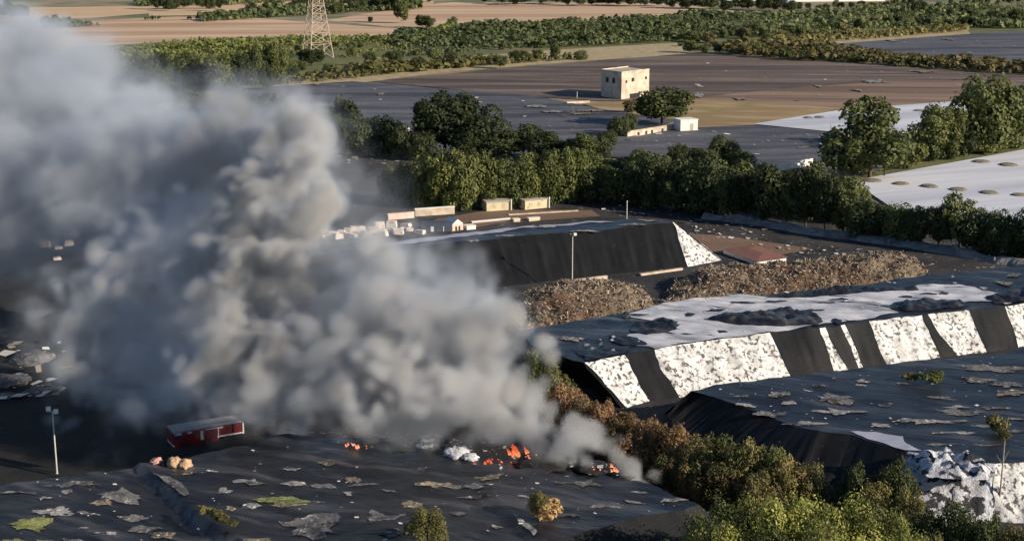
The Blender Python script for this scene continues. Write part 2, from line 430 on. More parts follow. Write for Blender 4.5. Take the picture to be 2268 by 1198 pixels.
# ------------------------------------------------------------------ covered waste mounds
def mound(name, label, h, loop, panels, zf, spacing, top_mat, rows=9, default_sw=7.0):
    """loop: (top px, top py, base px or None, base py) counter-clockwise or clockwise; panels: material per side segment (None = hidden side)"""
    root = tag(empty(name, G(loop[0][0], loop[0][1], 0)), label, 'waste mound')
    inv = Matrix.Translation(-root.location)
    top = [G(a, b, h).to_2d() for a, b, *_ in loop]
    area = sum(top[i].x * top[(i + 1) % len(top)].y - top[(i + 1) % len(top)].x * top[i].y for i in range(len(top)))
    n = len(top); base = []
    for i, q in enumerate(loop):
        if q[2] is not None: base.append(G(q[2], q[3], 0).to_2d()); continue
        d1 = (top[i] - top[i - 1]); d2 = (top[(i + 1) % n] - top[i])
        sg = 1 if area > 0 else -1
        m_ = Vector((0, 0))
        for d in (d1, d2):
            if d.length > 1e-4: m_ += Vector((d.y, -d.x)).normalized() * sg
        base.append(top[i] + m_.normalized() * default_sw)
    clean = [p for i, p in enumerate(top) if (p - top[i - 1]).length > .02]
    t = sheet('tarp_top', clean, spacing, zf, M[top_mat]); t.parent = root; t.matrix_parent_inverse = inv
    for i in range(n):
        mt = panels[i] if i < len(panels) else 'black_side'
        a, b = top[i], top[(i + 1) % n]; c, d = base[i], base[(i + 1) % n]
        wid = max((b - a).length, (d - c).length); k = max(1, int(wid / .33))
        vs, fs = [], []
        nrm = Vector(((b - a).y + (d - c).y, -(b - a).x - (d - c).x)).normalized() * (1 if area > 0 else -1)
        wb = [lambda v, q=q: (.55 * mn.noise(Vector((v * 1.6, q * 7.3, h))) + .25 * mn.noise(Vector((v * 5, q * 3.1, h)))) * math.sin(math.pi * min(1, .15 + v * .85)) for q in (i, (i + 1) % n)]
        tg = (b - a).normalized() if (b - a).length > .05 else (d - c).normalized()
        for r in range(rows + 1):
            v = r / rows
            for j in range(k + 1):
                u = j / k
                p = a.lerp(b, u).lerp(c.lerp(d, u), v)
                if v > 0: p = p + tg * ((1 - u) * wb[0](v) + u * wb[1](v))
                s_ = u * wid
                w = math.sin(math.pi * min(1, v * 1.0)) ** .5 if 0 < v < 1 else 0
                edge = 1 if 0 < j < k else 0
                if mt == 'black_side':
                    off = (.13 * (1 - abs(math.sin(s_ * 2.1 + .5 * mn.noise(Vector((s_ * .3, v * 2, i)))))) ** 3 + .24 * mn.noise(Vector((s_ * .55, v * 1.2, i * 3.7))))
                elif mt == 'ash':
                    off = .75 * mn.noise(Vector((p.x * .55, p.y * .55, v * 2.4))) + .45 * abs(mn.noise(Vector((p.x * 1.3 + 4, p.y * 1.3, v * 5)))) - .1
                else:
                    off = .34 * mn.noise(Vector((p.x * .6, p.y * .6, v * 2))) + .15 * mn.noise(Vector((p.x * 1.9, p.y * 1.9, v * 5)))
                off *= w * (edge * .8 + .2)
                z = (1 - v) * zf(*a.lerp(b, u)) + v * (-.15)
                vs.append((p.x + nrm.x * off * .75, p.y + nrm.y * off * .75, z + off * .65))
        for r in range(rows):
            for j in range(k):
                q = r * (k + 1) + j
                fs.append((q, q + 1, q + k + 2, q + k + 1) if area < 0 else (q + k + 1, q + k + 2, q + 1, q))
        o = link('tarp_panel', mesh('tarp_panel', vs, fs, True), M[mt], root); o.matrix_parent_inverse = inv
    return root


def patch(root, zf, zc, cx, cy_, w, h, mat, name='torn_patch', lift=.03, rough=.05, sp=None, ang=0.0, rag=.8):
    c = G(cx, cy_, zc); r = (G(cx + w / 2, cy_, zc) - G(cx - w / 2, cy_, zc)).length / 2
    d = (G(cx, cy_ - h / 2, zc) - G(cx, cy_ + h / 2, zc)).length / 2
    k = 16; ph = RNG.random() * 99
    pts = []
    for i in range(k):
        a = 2 * math.pi * i / k; q = 1 + rag * mn.noise(Vector((math.cos(a) * 1.4 + ph, math.sin(a) * 1.4, ph)))
        x, y = math.cos(a) * r * q, math.sin(a) * d * q
        pts.append(Vector((c.x + x * math.cos(ang) - y * math.sin(ang), c.y + x * math.sin(ang) + y * math.cos(ang))))
    sp = sp or max(.16, min(r, d) / 5)
    o = sheet(name, pts, sp, lambda x, y: zf(x, y) + lift + rough * abs(mn.noise(Vector((x * 1.7, y * 1.7, ph)))) * 2, M[mat], None, True, True, .55)
    if root is not None:
        o.parent = root; o.matrix_parent_inverse = Matrix.Translation(-root.location)
    return o


def poly_patch(root, zf, zc, pix, mat, name='white_sheet', lift=.08, rough=.04, sp=.5, rag=0.0, bulk=0.0, fq=.6):
    pts = P2(pix, zc); ph = RNG.random() * 50
    dens = densify(pts, sp)
    if rag: pts = [p + Vector((mn.noise(Vector((p.x * .8, p.y * .8, ph))), mn.noise(Vector((p.x * .8, p.y * .8, ph + 9))))) * rag for p in dens]
    v, f, nb = fill(pts, sp)
    arr = np.array([(p.x, p.y) for p in v]); dist = edge_dist(arr, pts)
    vv = []
    for p, dd in zip(v, dist):
        q = min(1, dd / .7)
        vv.append((p.x, p.y, zf(p.x, p.y) + lift + rough * mn.noise(Vector((p.x * 1.5, p.y * 1.5, ph))) +
                   bulk * q * (.45 + .75 * mn.noise(Vector((p.x * fq, p.y * fq, ph))) + .35 * mn.noise(Vector((p.x * fq * 2.7, p.y * fq * 2.7, ph))))))
    o = link(name, mesh(name, vv, f, True), M[mat])
    if root is not None:
        o.parent = root; o.matrix_parent_inverse = Matrix.Translation(-root.location)
    return o


def litter(pix, zc, zf, n, smin, smax, name='litter', parent=None, mat='litter', tall=.25):
    poly = P2(pix, zc); a = np.array([tuple(p) for p in poly]); lo, hi = a.min(0), a.max(0)
    pts = NR.uniform(lo, hi, (n * 4, 2)); pts = pts[inside(pts, poly)][:n]
    Q = np.zeros((len(pts), 4, 3))
    for i, (x, y) in enumerate(pts):
        s = smin + (smax - smin) * NR.random() ** 3; an = NR.uniform(0, 6.28); t = NR.normal(0, .35, 2); el = NR.uniform(.35, 1)
        u = np.array([math.cos(an), math.sin(an), t[0] * tall]) * s; w = np.array([-math.sin(an), math.cos(an), t[1] * tall]) * s * el
        c = np.array([x, y, zf(x, y) + .10 + s * .15])
        Q[i] = [c - u - w * NR.uniform(.5, 1), c + u - w, c + u * NR.uniform(.5, 1) + w, c - u + w]
    o = tag(link(name, quad_mesh(name, Q), M[mat]), kind='stuff')
    if parent is not None:
        o.parent = parent; o.matrix_parent_inverse = Matrix.Translation(-parent.location)
    return o


# --- the burning mound nearest the camera
H1 = 6.0
fold = [G(*p, H1).to_2d() for p in ((330, 1040), (372, 1072), (412, 1108), (470, 1150), (540, 1185), (660, 1230), (800, 1300))]
fold2 = [G(*p, H1).to_2d() for p in ((1120, 1128), (1150, 1150), (1192, 1186))]


def seg_side(p, line):
    best = (1e9, 0)
    for a, b in zip(line, line[1:]):
        ab = b - a; t = max(0, min(1, (p - a).dot(ab) / ab.dot(ab))); d = (p - a - ab * t)
        if d.length < best[0]: best = (d.length, ab.cross(p - a))
    return best


def z1(x, y):
    p = Vector((x, y))
    z = H1 + .55 * fr(x, y, .055, 2, 1.3) + .30 * fr(x * 1.0, y * 1.7, .16, 2, 4.4) + .14 * fr(x + y * .6, y * 2.2, .45, 2, 8.8) + .06 * fr(x, y, 1.1, 2, 5.5)
    d, s = seg_side(p, fold)
    if s < 0: z -= .85 * math.exp(-d / 5.0) * min(1, d / .55)
    d, s = seg_side(p, fold2)
    if s < 0: z -= .45 * math.exp(-d / 3.0) * min(1, d / .5)
    return z


LOOP1 = [(-700, 1190, None, 0), (-300, 1108, None, 0), (0, 1067, None, 0), (200, 1040, None, 0), (430, 1003, None, 0), (640, 962, None, 0), (780, 975, None, 0),
         (900, 988, None, 0), (1000, 1003, None, 0), (1100, 1016, None, 0), (1250, 1034, None, 0), (1440, 1068, None, 0), (1548, 1107, None, 0),
         (1480, 1124, None, 0), (1380, 1146, None, 0), (1280, 1170, None, 0), (1160, 1196, None, 0), (900, 1260, None, 0), (500, 1400, None, 0), (-600, 1500, None, 0)]
m1 = mound('tarp_mound', 'burning black tarp-covered waste mound with torn patches and small flames along its far edge', H1, LOOP1, ['black_side'] * 30, z1, .55, 'black')
PG, PL, PT, PV = 'patch_grey', 'patch_light', 'patch_tan', 'patch_green'
for cx, cyy, w, h, mt in [
    (278, 1088, 84, 26, PG), (228, 1104, 44, 14, PT), (128, 1128, 80, 14, PL), (65, 1156, 74, 26, PV), (26, 1193, 84, 16, PV), (100, 1188, 42, 12, PG),
    (296, 1126, 58, 10, PG), (318, 1150, 56, 18, PG), (356, 1163, 46, 18, PT), (186, 1155, 26, 8, PL), (215, 1190, 140, 22, PG), (636, 1102, 82, 22, PV),
    (640, 1114, 66, 10, PT), (560, 1116, 28, 9, PL), (492, 1085, 34, 12, PL), (700, 1155, 120, 38, PG), (590, 1190, 100, 22, PT), (552, 1066, 56, 12, PL),
    (645, 1066, 56, 12, PL), (720, 1067, 60, 10, PG), (725, 1026, 48, 9, PT), (965, 1072, 80, 9, PT), (1085, 1057, 56, 12, PT), (1040, 1074, 90, 7, PG),
    (785, 1056, 34, 11, PT), (810, 1068, 60, 7, PG), (770, 1087, 24, 6, PL), (1300, 1068, 52, 16, PG), (1245, 1067, 40, 7, PG), (915, 1112, 48, 14, PT),
    (845, 1142, 70, 22, PG), (880, 1180, 60, 16, PG), (1048, 1094, 60, 8, PG), (1160, 1096, 24, 6, PL), (1400, 1100, 50, 7, PG), (1340, 1112, 60, 7, PG),
    (1492, 1098, 66, 9, PL), (40, 1086, 70, 6, PL), (170, 1070, 90, 9, PG), (145, 1084, 24, 8, PL), (96, 1096, 22, 9, PL), (420, 1047, 30, 8, PT),
    (190, 1125, 40, 5, PL), (1010, 1130, 30, 7, PG), (1100, 1150, 40, 6, PG), (640, 1040, 40, 5, PG), (470, 1045, 26, 5, PL), (700, 1105, 30, 6, PG),
    (1260, 1130, 44, 6, PG), (1420, 1082, 34, 5, PG), (250, 1165, 26, 6, PL), (510, 1120, 20, 6, PT), (860, 1085, 26, 5, PL), (930, 1040, 30, 5, PG)]:
    patch(m1, z1, H1, cx, cyy, w, h, mt, 'moss_patch' if mt == PV else 'torn_patch')
poly_patch(m1, z1, H1, [(338, 1046), (372, 1052), (398, 1062), (412, 1078), (420, 1090), (406, 1094), (372, 1066)], PG, 'torn_patch', .06, .05, .3)
poly_patch(m1, z1, H1, [(1135, 1128), (1152, 1136), (1176, 1156), (1190, 1172), (1182, 1178), (1160, 1158)], PL, 'torn_patch', .06, .05, .25)
litter([(0, 1072), (640, 972), (1000, 1010), (1440, 1075), (1530, 1105), (1280, 1165), (900, 1240), (0, 1300)], H1, z1, 130, .05, .20, parent=m1)

# --- the striped mound
H2 = 4.5


def z2(x, y): return H2 + .25 * fr(x, y, .08, 2, 2.2) + .18 * fr(x, y * 1.5, .3, 2, 6.1) + .03 * fr(x, y, .9, 2, 2.6)


FR2 = [(1295, 801, 1398, 914, 'white_side'), (1383, 784, 1447, 897, 'black_side'), (1450, 772, 1512, 890, 'white_side'), (1705, 738, 1760, 848, 'black_side'),
       (1815, 727, 1852, 832, 'white_side'), (1828, 726, 1885, 826, 'black_side'), (1862, 722, 1907, 823, 'white_side'), (1871, 720, 1917, 821, 'black_side'),
       (1925, 712, 1972, 816, 'white_side'), (2042, 698, 2088, 800, 'black_side'), (2055, 696, 2128, 795, 'white_side'), (2145, 686, 2190, 788, 'black_side'),
       (2226, 676, 2258, 778, 'white_side'), (2420, 652, 2450, 752, 'black_side')]
LOOP2 = [(a, b, c, d) for a, b, c, d, _ in FR2] + [(2700, 600, None, 0), (2268, 588, None, 0), (2030, 612, None, 0), (1800, 640, None, 0), (1480, 672, None, 0),
         (1390, 690, None, 0), (1150, 730, 1100, 745), (1180, 765, 1150, 800), (1270, 797, 1280, 850), (1293, 801, 1390, 914)]
PAN2 = [q[4] for q in FR2] + ['black_side'] * 20
m2 = mound('tarp_mound', 'long mound with alternating white and black tarp panels down its sunlit slope', H2, LOOP2, PAN2, z2, .7, 'black', default_sw=3.0)
poly_patch(m2, z2, H2, [(1372, 702), (1478, 672), (1640, 652), (1745, 661), (1940, 646), (2040, 630), (2130, 632), (2236, 656), (2220, 668), (2150, 668), (1960, 676),
                        (1990, 694), (1930, 706), (1705, 737), (1452, 771), (1372, 757), (1395, 742), (1480, 738), (1505, 722), (1440, 712)], 'white_top', 'white_sheet', .08, .02, .5, .25)
for pix, bulk in [([(1400, 738), (1398, 720), (1440, 716), (1490, 725), (1478, 740), (1430, 745)], .8), ([(1440, 714), (1470, 706), (1502, 716), (1500, 732), (1470, 736)], .9),
                  ([(1352, 742), (1400, 750), (1440, 764), (1380, 764), (1350, 756)], .5),
                  ([(1560, 710), (1600, 700), (1690, 692), (1740, 680), (1790, 694), (1825, 712), (1810, 724), (1720, 724), (1640, 722)], 1.1),
                  ([(1945, 680), (2000, 668), (2130, 664), (2150, 680), (2060, 690), (2010, 690)], 1.0), ([(1690, 660), (1760, 650), (1900, 636), (2030, 634), (2035, 642), (1940, 646), (1745, 660)], .9),
                  ([(1840, 716), (1852, 708), (1866, 714), (1862, 722)], .8), ([(1372, 700), (1385, 690), (1398, 700), (1390, 708)], .9), ([(1270, 775), (1400, 768), (1380, 782), (1298, 798)], .35),
                  ([(2180, 660), (2270, 640), (2330, 655), (2280, 668), (2200, 672)], .9)]:
    poly_patch(m2, z2, H2, pix, 'black', 'crumpled_sheet', .12, .10, .30, .4, bulk * .75, .62)
for cx, cyy, w, h, mt in [(1270, 752, 40, 10, PL), (1228, 747, 60, 5, PG), (1300, 764, 12, 7, PL), (1332, 763, 12, 7, PL), (1315, 773, 14, 5, PL), (1360, 776, 10, 5, PL), (1215, 748, 20, 6, PL),
                          (1365, 752, 26, 12, 'white_top'), (2230, 668, 22, 9, 'white_top'), (2225, 630, 50, 8, PG), (2180, 640, 18, 6, PL), (2245, 612, 30, 7, PG), (2090, 650, 20, 5, 'black'),
                          (1590, 690, 40, 5, 'black'), (1650, 672, 50, 4, 'black'), (1720, 668, 40, 4, 'black'), (1830, 672, 46, 4, 'black'), (1860, 664, 34, 4, 'black'), (2010, 656, 30, 4, 'black'),
                          (2060, 652, 26, 4, 'black'), (1530, 742, 30, 4, 'black'), (1600, 738, 22, 4, 'black'), (1530, 700, 26, 4, 'black'), (1800, 690, 60, 4, 'black'), (1420, 700, 26, 4, 'black')]:
    patch(m2, z2, H2, cx, cyy, w, h, mt, 'torn_patch', .14)
litter([(1180, 735), (1480, 672), (2030, 615), (2268, 592), (2268, 660), (1830, 720), (1320, 790)], H2, z2, 120, .05, .3, parent=m2)

# --- the wide black mound at the right
H3 = 4.2


def z3(x, y): return H3 + .35 * fr(x, y, .06, 2, 3.7) + .22 * fr(x * 1.2 + y * .5, y * 1.9, .16, 3, 5.3)


LOOP3 = [(1531, 868, 1468, 918), (1622, 893, 1500, 985), (1696, 914, 1560, 1040), (1762, 941, 1640, 1090), (1816, 955, 1740, 1120), (1887, 963, 1820, 1130), (1944, 982, 1880, 1150),
         (2010, 1000, 1960, 1170), (2060, 1012, 2010, 1185), (2120, 1028, 2110, 1170), (2205, 1034, 2205, 1165), (2268, 1029, 2290, 1175), (2420, 1012, 2450, 1150), (2700, 960, None, 0),
         (2600, 740, None, 0), (2268, 770, None, 0), (2000, 803, None, 0), (1755, 838, None, 0), (1600, 856, None, 0)]
PAN3 = ['black_side'] * 7 + ['ash', 'ash', 'ash', 'white_side', 'white_side', 'white_side'] + ['black_side'] * 10
m3 = mound('tarp_mound', 'wide flat black mound with pale streaks, in front of the striped mound', H3, LOOP3, PAN3, z3, .7, 'black', default_sw=2.5)
poly_patch(m3, z3, H3, [(1880, 955), (1940, 957), (2000, 968), (2008, 984), (2040, 1000), (2000, 998), (1945, 979), (1900, 963)], 'bluish_tarp', 'white_sheet', .06, .03, .35, .2)
for cx, cyy, w, h, mt in [(1724, 879, 44, 9, PL), (1748, 894, 28, 6, PL), (1850, 886, 96, 20, PG), (1866, 913, 100, 12, PL), (1650, 897, 46, 7, PL), (1706, 914, 76, 9, PG), (1780, 936, 80, 9, PL),
                          (2120, 912, 84, 12, PG), (2125, 901, 50, 6, PL), (2160, 842, 60, 12, PG), (2235, 852, 66, 9, PG), (2240, 872, 70, 14, 'patch_tan'), (1906, 846, 30, 6, PL), (2058, 935, 110, 7, PL),
                          (2122, 933, 50, 6, PL), (2185, 945, 46, 5, PG), (2110, 962, 110, 5, PL), (1945, 943, 46, 6, PL), (2190, 816, 96, 16, PG), (2250, 814, 50, 8, PG), (1905, 856, 26, 4, PL),
                          (1790, 870, 20, 4, PL), (2010, 934, 40, 6, PL), (2250, 958, 60, 5, PG), (2000, 850, 40, 5, PG), (2090, 880, 60, 6, PG), (2200, 905, 70, 7, PG), (1960, 900, 50, 5, PG),
                          (2255, 930, 40, 5, PL), (2080, 985, 60, 5, PG), (2180, 990, 50, 4, PG), (1820, 860, 30, 4, PG), (1640, 880, 30, 4, PG)]:
    patch(m3, z3, H3, cx, cyy, w, h, mt, 'torn_patch', .06)
# crumpled torn sheet hanging over the mound's front corner
poly_patch(m3, lambda x, y: max(.8, H3 - .3 - .75 * max(0, (112.5 - y))), H3, [(2020, 1012), (2090, 1004), (2200, 1034), (2190, 1062), (2120, 1062), (2050, 1056)], 'ash', 'crumpled_sheet', .35, .2, .3, .4, 1.2, .9)
litter([(1560, 870), (1780, 845), (2268, 775), (2268, 1020), (2100, 1020), (1900, 960)], H3, z3, 90, .05, .2, parent=m3)

# --- the black mound beside the compost heaps
H4 = 5.5


def z4(x, y): return H4 + .32 * fr(x, y, .08, 2, 9.1) + .18 * fr(x, y, .3, 2, 3.1)


LOOP4 = [(560, 584, 500, 640), (600, 580, 590, 690), (760, 556, 780, 680), (900, 545, 925, 660), (1100, 530, 1140, 640), (1300, 512, 1330, 617), (1490, 495, 1527, 598), (1491, 494, 1606, 582), (1440, 487, 1560, 545),
         (1380, 487, None, 0), (1180, 500, None, 0), (1000, 517, None, 0), (760, 548, None, 0)]
m4 = mound('tarp_mound', 'black tarp mound with a white end slope, behind the brown compost heaps', H4, LOOP4, ['black_side'] * 6 + ['white_side'] * 2 + ['black_side'] * 8, z4, .8, 'black', default_sw=2.5)
poly_patch(m4, z4, H4, [(960, 524), (1060, 512), (1180, 501), (1330, 490), (1360, 492), (1240, 500), (1150, 508), (1040, 523), (980, 532), (860, 545), (840, 542)], 'bluish_tarp', 'white_sheet', .07, .03, .6, .3)
for cx, cyy, w, h, mt in [(1290, 513, 60, 4, PL), (1210, 503, 50, 4, PL), (1170, 517, 16, 4, PL), (1125, 524, 60, 4, PL), (1050, 536, 30, 4, PL), (1400, 500, 50, 4, 'patch_tan'), (1440, 490, 36, 4, 'patch_tan'), (880, 545, 60, 4, PG)]:
    patch(m4, z4, H4, cx, cyy, w, h, mt, 'torn_patch', .08)


# ------------------------------------------------------------------ compost heaps
def heap(name, label, pix, hmax, steep, peaks, nshard):
    base = P2(pix); root = tag(empty(name, (*base[0], 0)), label, 'compost heap'); inv = Matrix.Translation(-root.location)
    v, f, _ = fill(base, .42); a = np.array([(p.x, p.y) for p in v]); d = edge_dist(a, densify(base, .8))
    pk = [(G(x, y).to_2d(), s) for x, y, s in peaks]

    def hz(x, y, dd):
        q = sum(s * math.exp(-((x - p.x) ** 2 + (y - p.y) ** 2) / 30) for p, s in pk)
        return hmax * (1 - math.exp(-dd * steep)) * (.55 + .55 * min(1.1, q)) + min(1, dd) * (.85 * mn.noise(Vector((x * .38, y * .38, 2))) + .3 * mn.noise(Vector((x * 1.4, y * 1.4, 7))))
    zz = [hz(p.x, p.y, dd) for p, dd in zip(v, d)]
    o = link('heap_body', mesh('heap_body', [(p.x, p.y, z) for p, z in zip(v, zz)], f), M['debris'], root); o.matrix_parent_inverse = inv
    idx = NR.integers(0, len(v), nshard); Q = np.zeros((nshard, 4, 3))
    for i, k in enumerate(idx):
        c = np.array([v[k].x + NR.normal(0, .25), v[k].y + NR.normal(0, .25), max(0, zz[k]) + NR.uniform(.0, .22)])
        u = NR.normal(0, 1, 3); u[2] = abs(u[2]) * .8; u /= np.linalg.norm(u); w = np.cross(u, NR.normal(0, 1, 3)); w /= np.linalg.norm(w)
        L_, B_ = NR.uniform(.10, .34), NR.uniform(.04, .10)
        Q[i] = [c - u * L_ - w * B_, c + u * L_ - w * B_ * .6, c + u * L_ + w * B_ * .6, c - u * L_ + w * B_]
    s = tag(link('wood_debris', quad_mesh('wood_debris', Q), M['shard'], root), kind='stuff'); s.matrix_parent_inverse = inv


heap('compost_heap', 'short brown heap of woody debris at the smoke edge, below the thin lamp post',
     [(1080, 745), (1180, 752), (1290, 742), (1400, 712), (1462, 690), (1440, 664), (1350, 648), (1240, 664), (1130, 690)], 3.4, .55,
     [(1240, 690, 1.0), (1180, 700, .6), (1330, 680, .5), (1400, 680, .3)], 5200)
heap('compost_heap', 'long brown ridge of woody debris in front of the red-roofed shed',
     [(1455, 694), (1650, 676), (1850, 652), (2058, 624), (2050, 600), (1980, 590), (1850, 598), (1700, 612), (1560, 618), (1480, 646)], 2.7, .6,
     [(1560, 640, .7), (1620, 640, .8), (1700, 635, .5), (1780, 628, .6), (1860, 615, .9), (1930, 608, 1.0), (2000, 605, .9)], 9000)


# ------------------------------------------------------------------ buildings
def wall_box(name, A, B, depth, h, mat, parent=None, z0=0.0):
    """a box whose front wall runs from A to B on the ground; it goes back by depth"""
    d = (B - A).to_2d(); n = Vector((-d.y, d.x)).normalized()
    b = [A.to_2d(), B.to_2d(), B.to_2d() + n * depth, A.to_2d() + n * depth]
    return MB().prism(b, z0, h).build(name, M[mat], parent), b


def on_wall(A, B, u0, u1, z0, z1, out, thick=.06):
    """box laid against the wall A-B between the fractions u0..u1 and heights z0..z1, standing out by out"""
    d = (B - A).to_2d(); n = Vector((d.y, -d.x)).normalized(); a = A.to_2d().lerp(B.to_2d(), u0); b = A.to_2d().lerp(B.to_2d(), u1)
    return [(a + n * out), (b + n * out), (b - n * thick), (a - n * thick)], z0, z1


# derelict two-storey house
C0, L0, R0 = G(1376, 222), G(1331, 214.5), G(1437, 213.5)
k0 = ppm(C0); hh = 62 / k0
house = tag(empty('derelict_house', C0), 'square two-storey cream house standing alone beside the ploughed field', 'house')
hi = Matrix.Translation(-C0)
B0 = R0 + (L0 - C0)


def hpart(name, mb, mat):
    o = mb.build(name, M[mat], house); o.matrix_parent_inverse = hi; return o


hpart('wall', MB().prism([C0, R0, B0, L0], 0, hh, cap=False), 'cream')
hpart('roof', MB().prism([p * .97 + (C0 + B0) * .5 * .03 for p in (C0, R0, B0, L0)], hh - .5, hh - .3), 'greywall')
for u, z, s in ((.17, 4.9, .55), (.40, 5.1, .8), (.88, 5.3, .6)):
    p, a, b = on_wall(C0, R0, u - .035 * s / .6, u + .035 * s / .6, z, z + s * 1.4, .03); hpart('window', MB().prism(p, a, b), 'dark')
p, a, b = on_wall(C0, R0, .30, .66, .1, 1.5, .04); hpart('door', MB().prism(p, a, b), 'dark')
for u in (.3, .62):
    p, a, b = on_wall(L0, C0, u - .07, u + .07, 4.6, 6.2, .03); hpart('window', MB().prism(p, a, b), 'glass')
p, a, b = on_wall(C0, R0, 0, 1, hh - .28, hh + .02, .08); hpart('cornice', MB().prism(p, a, b), 'cream')
hpart('chimney', MB().box((C0.x * .7 + R0.x * .3, C0.y * .7 + R0.y * .3 + 1.5, hh - .1), (.6, .6, 1.0)), 'cream')

# low cream wall and white hut
A, B = G(1390, 305), G(1496, 288)
t = tag(empty('garden_wall', A), 'long low cream wall running up to the small white hut', 'wall')
o = wall_box('wall', A, B, .5, 1.5, 'cream', t)[0]; o.matrix_parent_inverse = Matrix.Translation(-A)
for u in (.22, .38, .5, .72):
    p, a, b = on_wall(A, B, u - .02, u + .02, .1, .9, .04); o = MB().prism(p, a, b).build('opening', M['dark'], t); o.matrix_parent_inverse = Matrix.Translation(-A)
A, B = G(1507, 293), G(1545, 291)
t = tag(empty('white_hut', A), 'small white flat-roofed hut at the end of the cream wall', 'hut'); ia = Matrix.Translation(-A)
o, bb = wall_box('wall', A, B, 4, 2.9, 'whitewall', t); o.matrix_parent_inverse = ia
o = MB().prism([p + (p - sum(bb, Vector((0, 0))) / 4) * .05 for p in bb], 2.9, 3.1).build('roof', M['whitewall'], t); o.matrix_parent_inverse = ia
p, a, b = on_wall(A, B, .55, .75, 0, 2.0, .04); o = MB().prism(p, a, b).build('door', M['greywall'], t); o.matrix_parent_inverse = ia

# yellow huts under the trees
for i, (x0, y0, x1, y1, hpx, lab) in enumerate([(1078, 473, 1131, 470, 25, 'yellow hut under the trees with a bright edge post'),
                                                (1163, 469, 1215, 464, 24, 'shorter yellow hut under the trees, nearer the dark yard')]):
    A, B = G(x0, y0), G(x1, y1); h_ = hpx / ppm(A)
    t = tag(empty('yellow_hut', A), lab, 'hut'); ia = Matrix.Translation(-A)
    o, bb = wall_box('wall', A, B, 4, h_, 'yellowwall', t); o.matrix_parent_inverse = ia
    o = MB().prism([q + (q - sum(bb, Vector((0, 0))) / 4) * .08 for q in bb], h_, h_ + .15).build('roof', M['greywall'], t); o.matrix_parent_inverse = ia
    for u in ((.25, .6) if i else (.35, .7)):
        p, a, b = on_wall(A, B, u - .06, u + .06, h_ * .45, h_ * .8, .04); o = MB().prism(p, a, b).build('window', M['cream'], t); o.matrix_parent_inverse = ia
    o = MB().bar(B + Vector((.1, -.2, 0)), B + Vector((.1, -.2, h_ + .4)), .12).build('corner_post', M['whitewall'], t); o.matrix_parent_inverse = ia

# red-roofed shed
A, B = G(1676, 592), G(1741, 583)
t = tag(empty('red_roofed_shed', A), 'low white shed with a hipped red tile roof behind the brown ridge', 'shed'); ia = Matrix.Translation(-A)
d = (B - A).to_2d(); n_ = Vector((-d.y, d.x)).normalized() * 9
b4 = [A.to_2d(), B.to_2d(), B.to_2d() + n_ + d * .25, A.to_2d() + n_ + d * .1]
o = MB().prism(b4, 0, .95, cap=False).build('wall', M['whitewall'], t); o.matrix_parent_inverse = ia
cc = sum(b4, Vector((0, 0))) / 4; e4 = [p + (p - cc) * .08 for p in b4]
r1 = e4[0].lerp(e4[1], .5).lerp(cc, .62); r2 = e4[2].lerp(e4[3], .5).lerp(cc, .62)
rb = MB()
E3 = [Vector((*p, .96)) for p in e4]; Ra, Rb = Vector((*r1, 1.35)), Vector((*r2, 1.35))
rb.poly([E3[0], E3[1], Ra]); rb.poly([E3[1], E3[2], Rb, Ra]); rb.poly([E3[2], E3[3], Rb]); rb.poly([E3[3], E3[0], Ra, Rb])
o = rb.build('roof', M['redroof'], t); o.matrix_parent_inverse = ia
p, a, b = on_wall(A, B, .5, .66, 0, .6, .04); o = MB().prism(p, a, b).build('door', M['dark'], t); o.matrix_parent_inverse = ia

# blue-grey container, gabled kiosk, white cube, low walls by the courtyard
A, B = G(934, 518), G(1001, 517)
t = tag(empty('container', A), 'blue-grey container with a white door beside the pink gabled kiosk', 'container'); ia = Matrix.Translation(-A)
o, bb = wall_box('body', A, B, 2.4, 1.75, 'bluebox', t); o.matrix_parent_inverse = ia
for u0, u1, mt, nm in ((.30, .40, 'vanwhite', 'door'), (.71, .74, 'vanwhite', 'corner_strip')):
    p, a, b = on_wall(A, B, u0, u1, .05, 1.2, .04); o = MB().prism(p, a, b).build(nm, M[mt], t); o.matrix_parent_inverse = ia
A, B = G(1002, 517), G(1026, 514)
t = tag(empty('gabled_kiosk', A), 'small pink kiosk with a pale gabled roof beside the container', 'kiosk'); ia = Matrix.Translation(-A)
o, bb = wall_box('wall', A, B, 3, 1.5, 'pinkwall', t); o.matrix_parent_inverse = ia
ap = [(bb[0] + bb[1]) / 2, (bb[2] + bb[3]) / 2]
rb = MB(); Q = [Vector((*p, 1.51)) for p in bb]; T = [Vector((*p, 2.3)) for p in ap]
rb.poly([Q[0], Q[1], T[0]]); rb.poly([Q[1], Q[2], T[1], T[0]]); rb.poly([Q[2], Q[3], T[1]]); rb.poly([Q[3], Q[0], T[0], T[1]])
o = rb.build('roof', M['whitewall'], t); o.matrix_parent_inverse = ia
for u in (.35, .65):
    p, a, b = on_wall(A, B, u - .08, u + .08, .3, 1.1, .03); o = MB().prism(p, a, b).build('window', M['dark'], t); o.matrix_parent_inverse = ia


def simple_block(name, label, cat, x0, y0, x1, y1, depth, h, mat, cap='whitewall'):
    A, B = G(x0, y0), G(x1, y1); t = tag(empty(name, A), label, cat); ia = Matrix.Translation(-A)
    o, bb = wall_box('wall', A, B, depth, h, mat, t); o.matrix_parent_inverse = ia
    c = sum(bb, Vector((0, 0))) / 4
    o = MB().prism([q + (q - c).normalized() * .08 for q in bb], h, h + .12).build('coping', M[cap], t); o.matrix_parent_inverse = ia
    return t


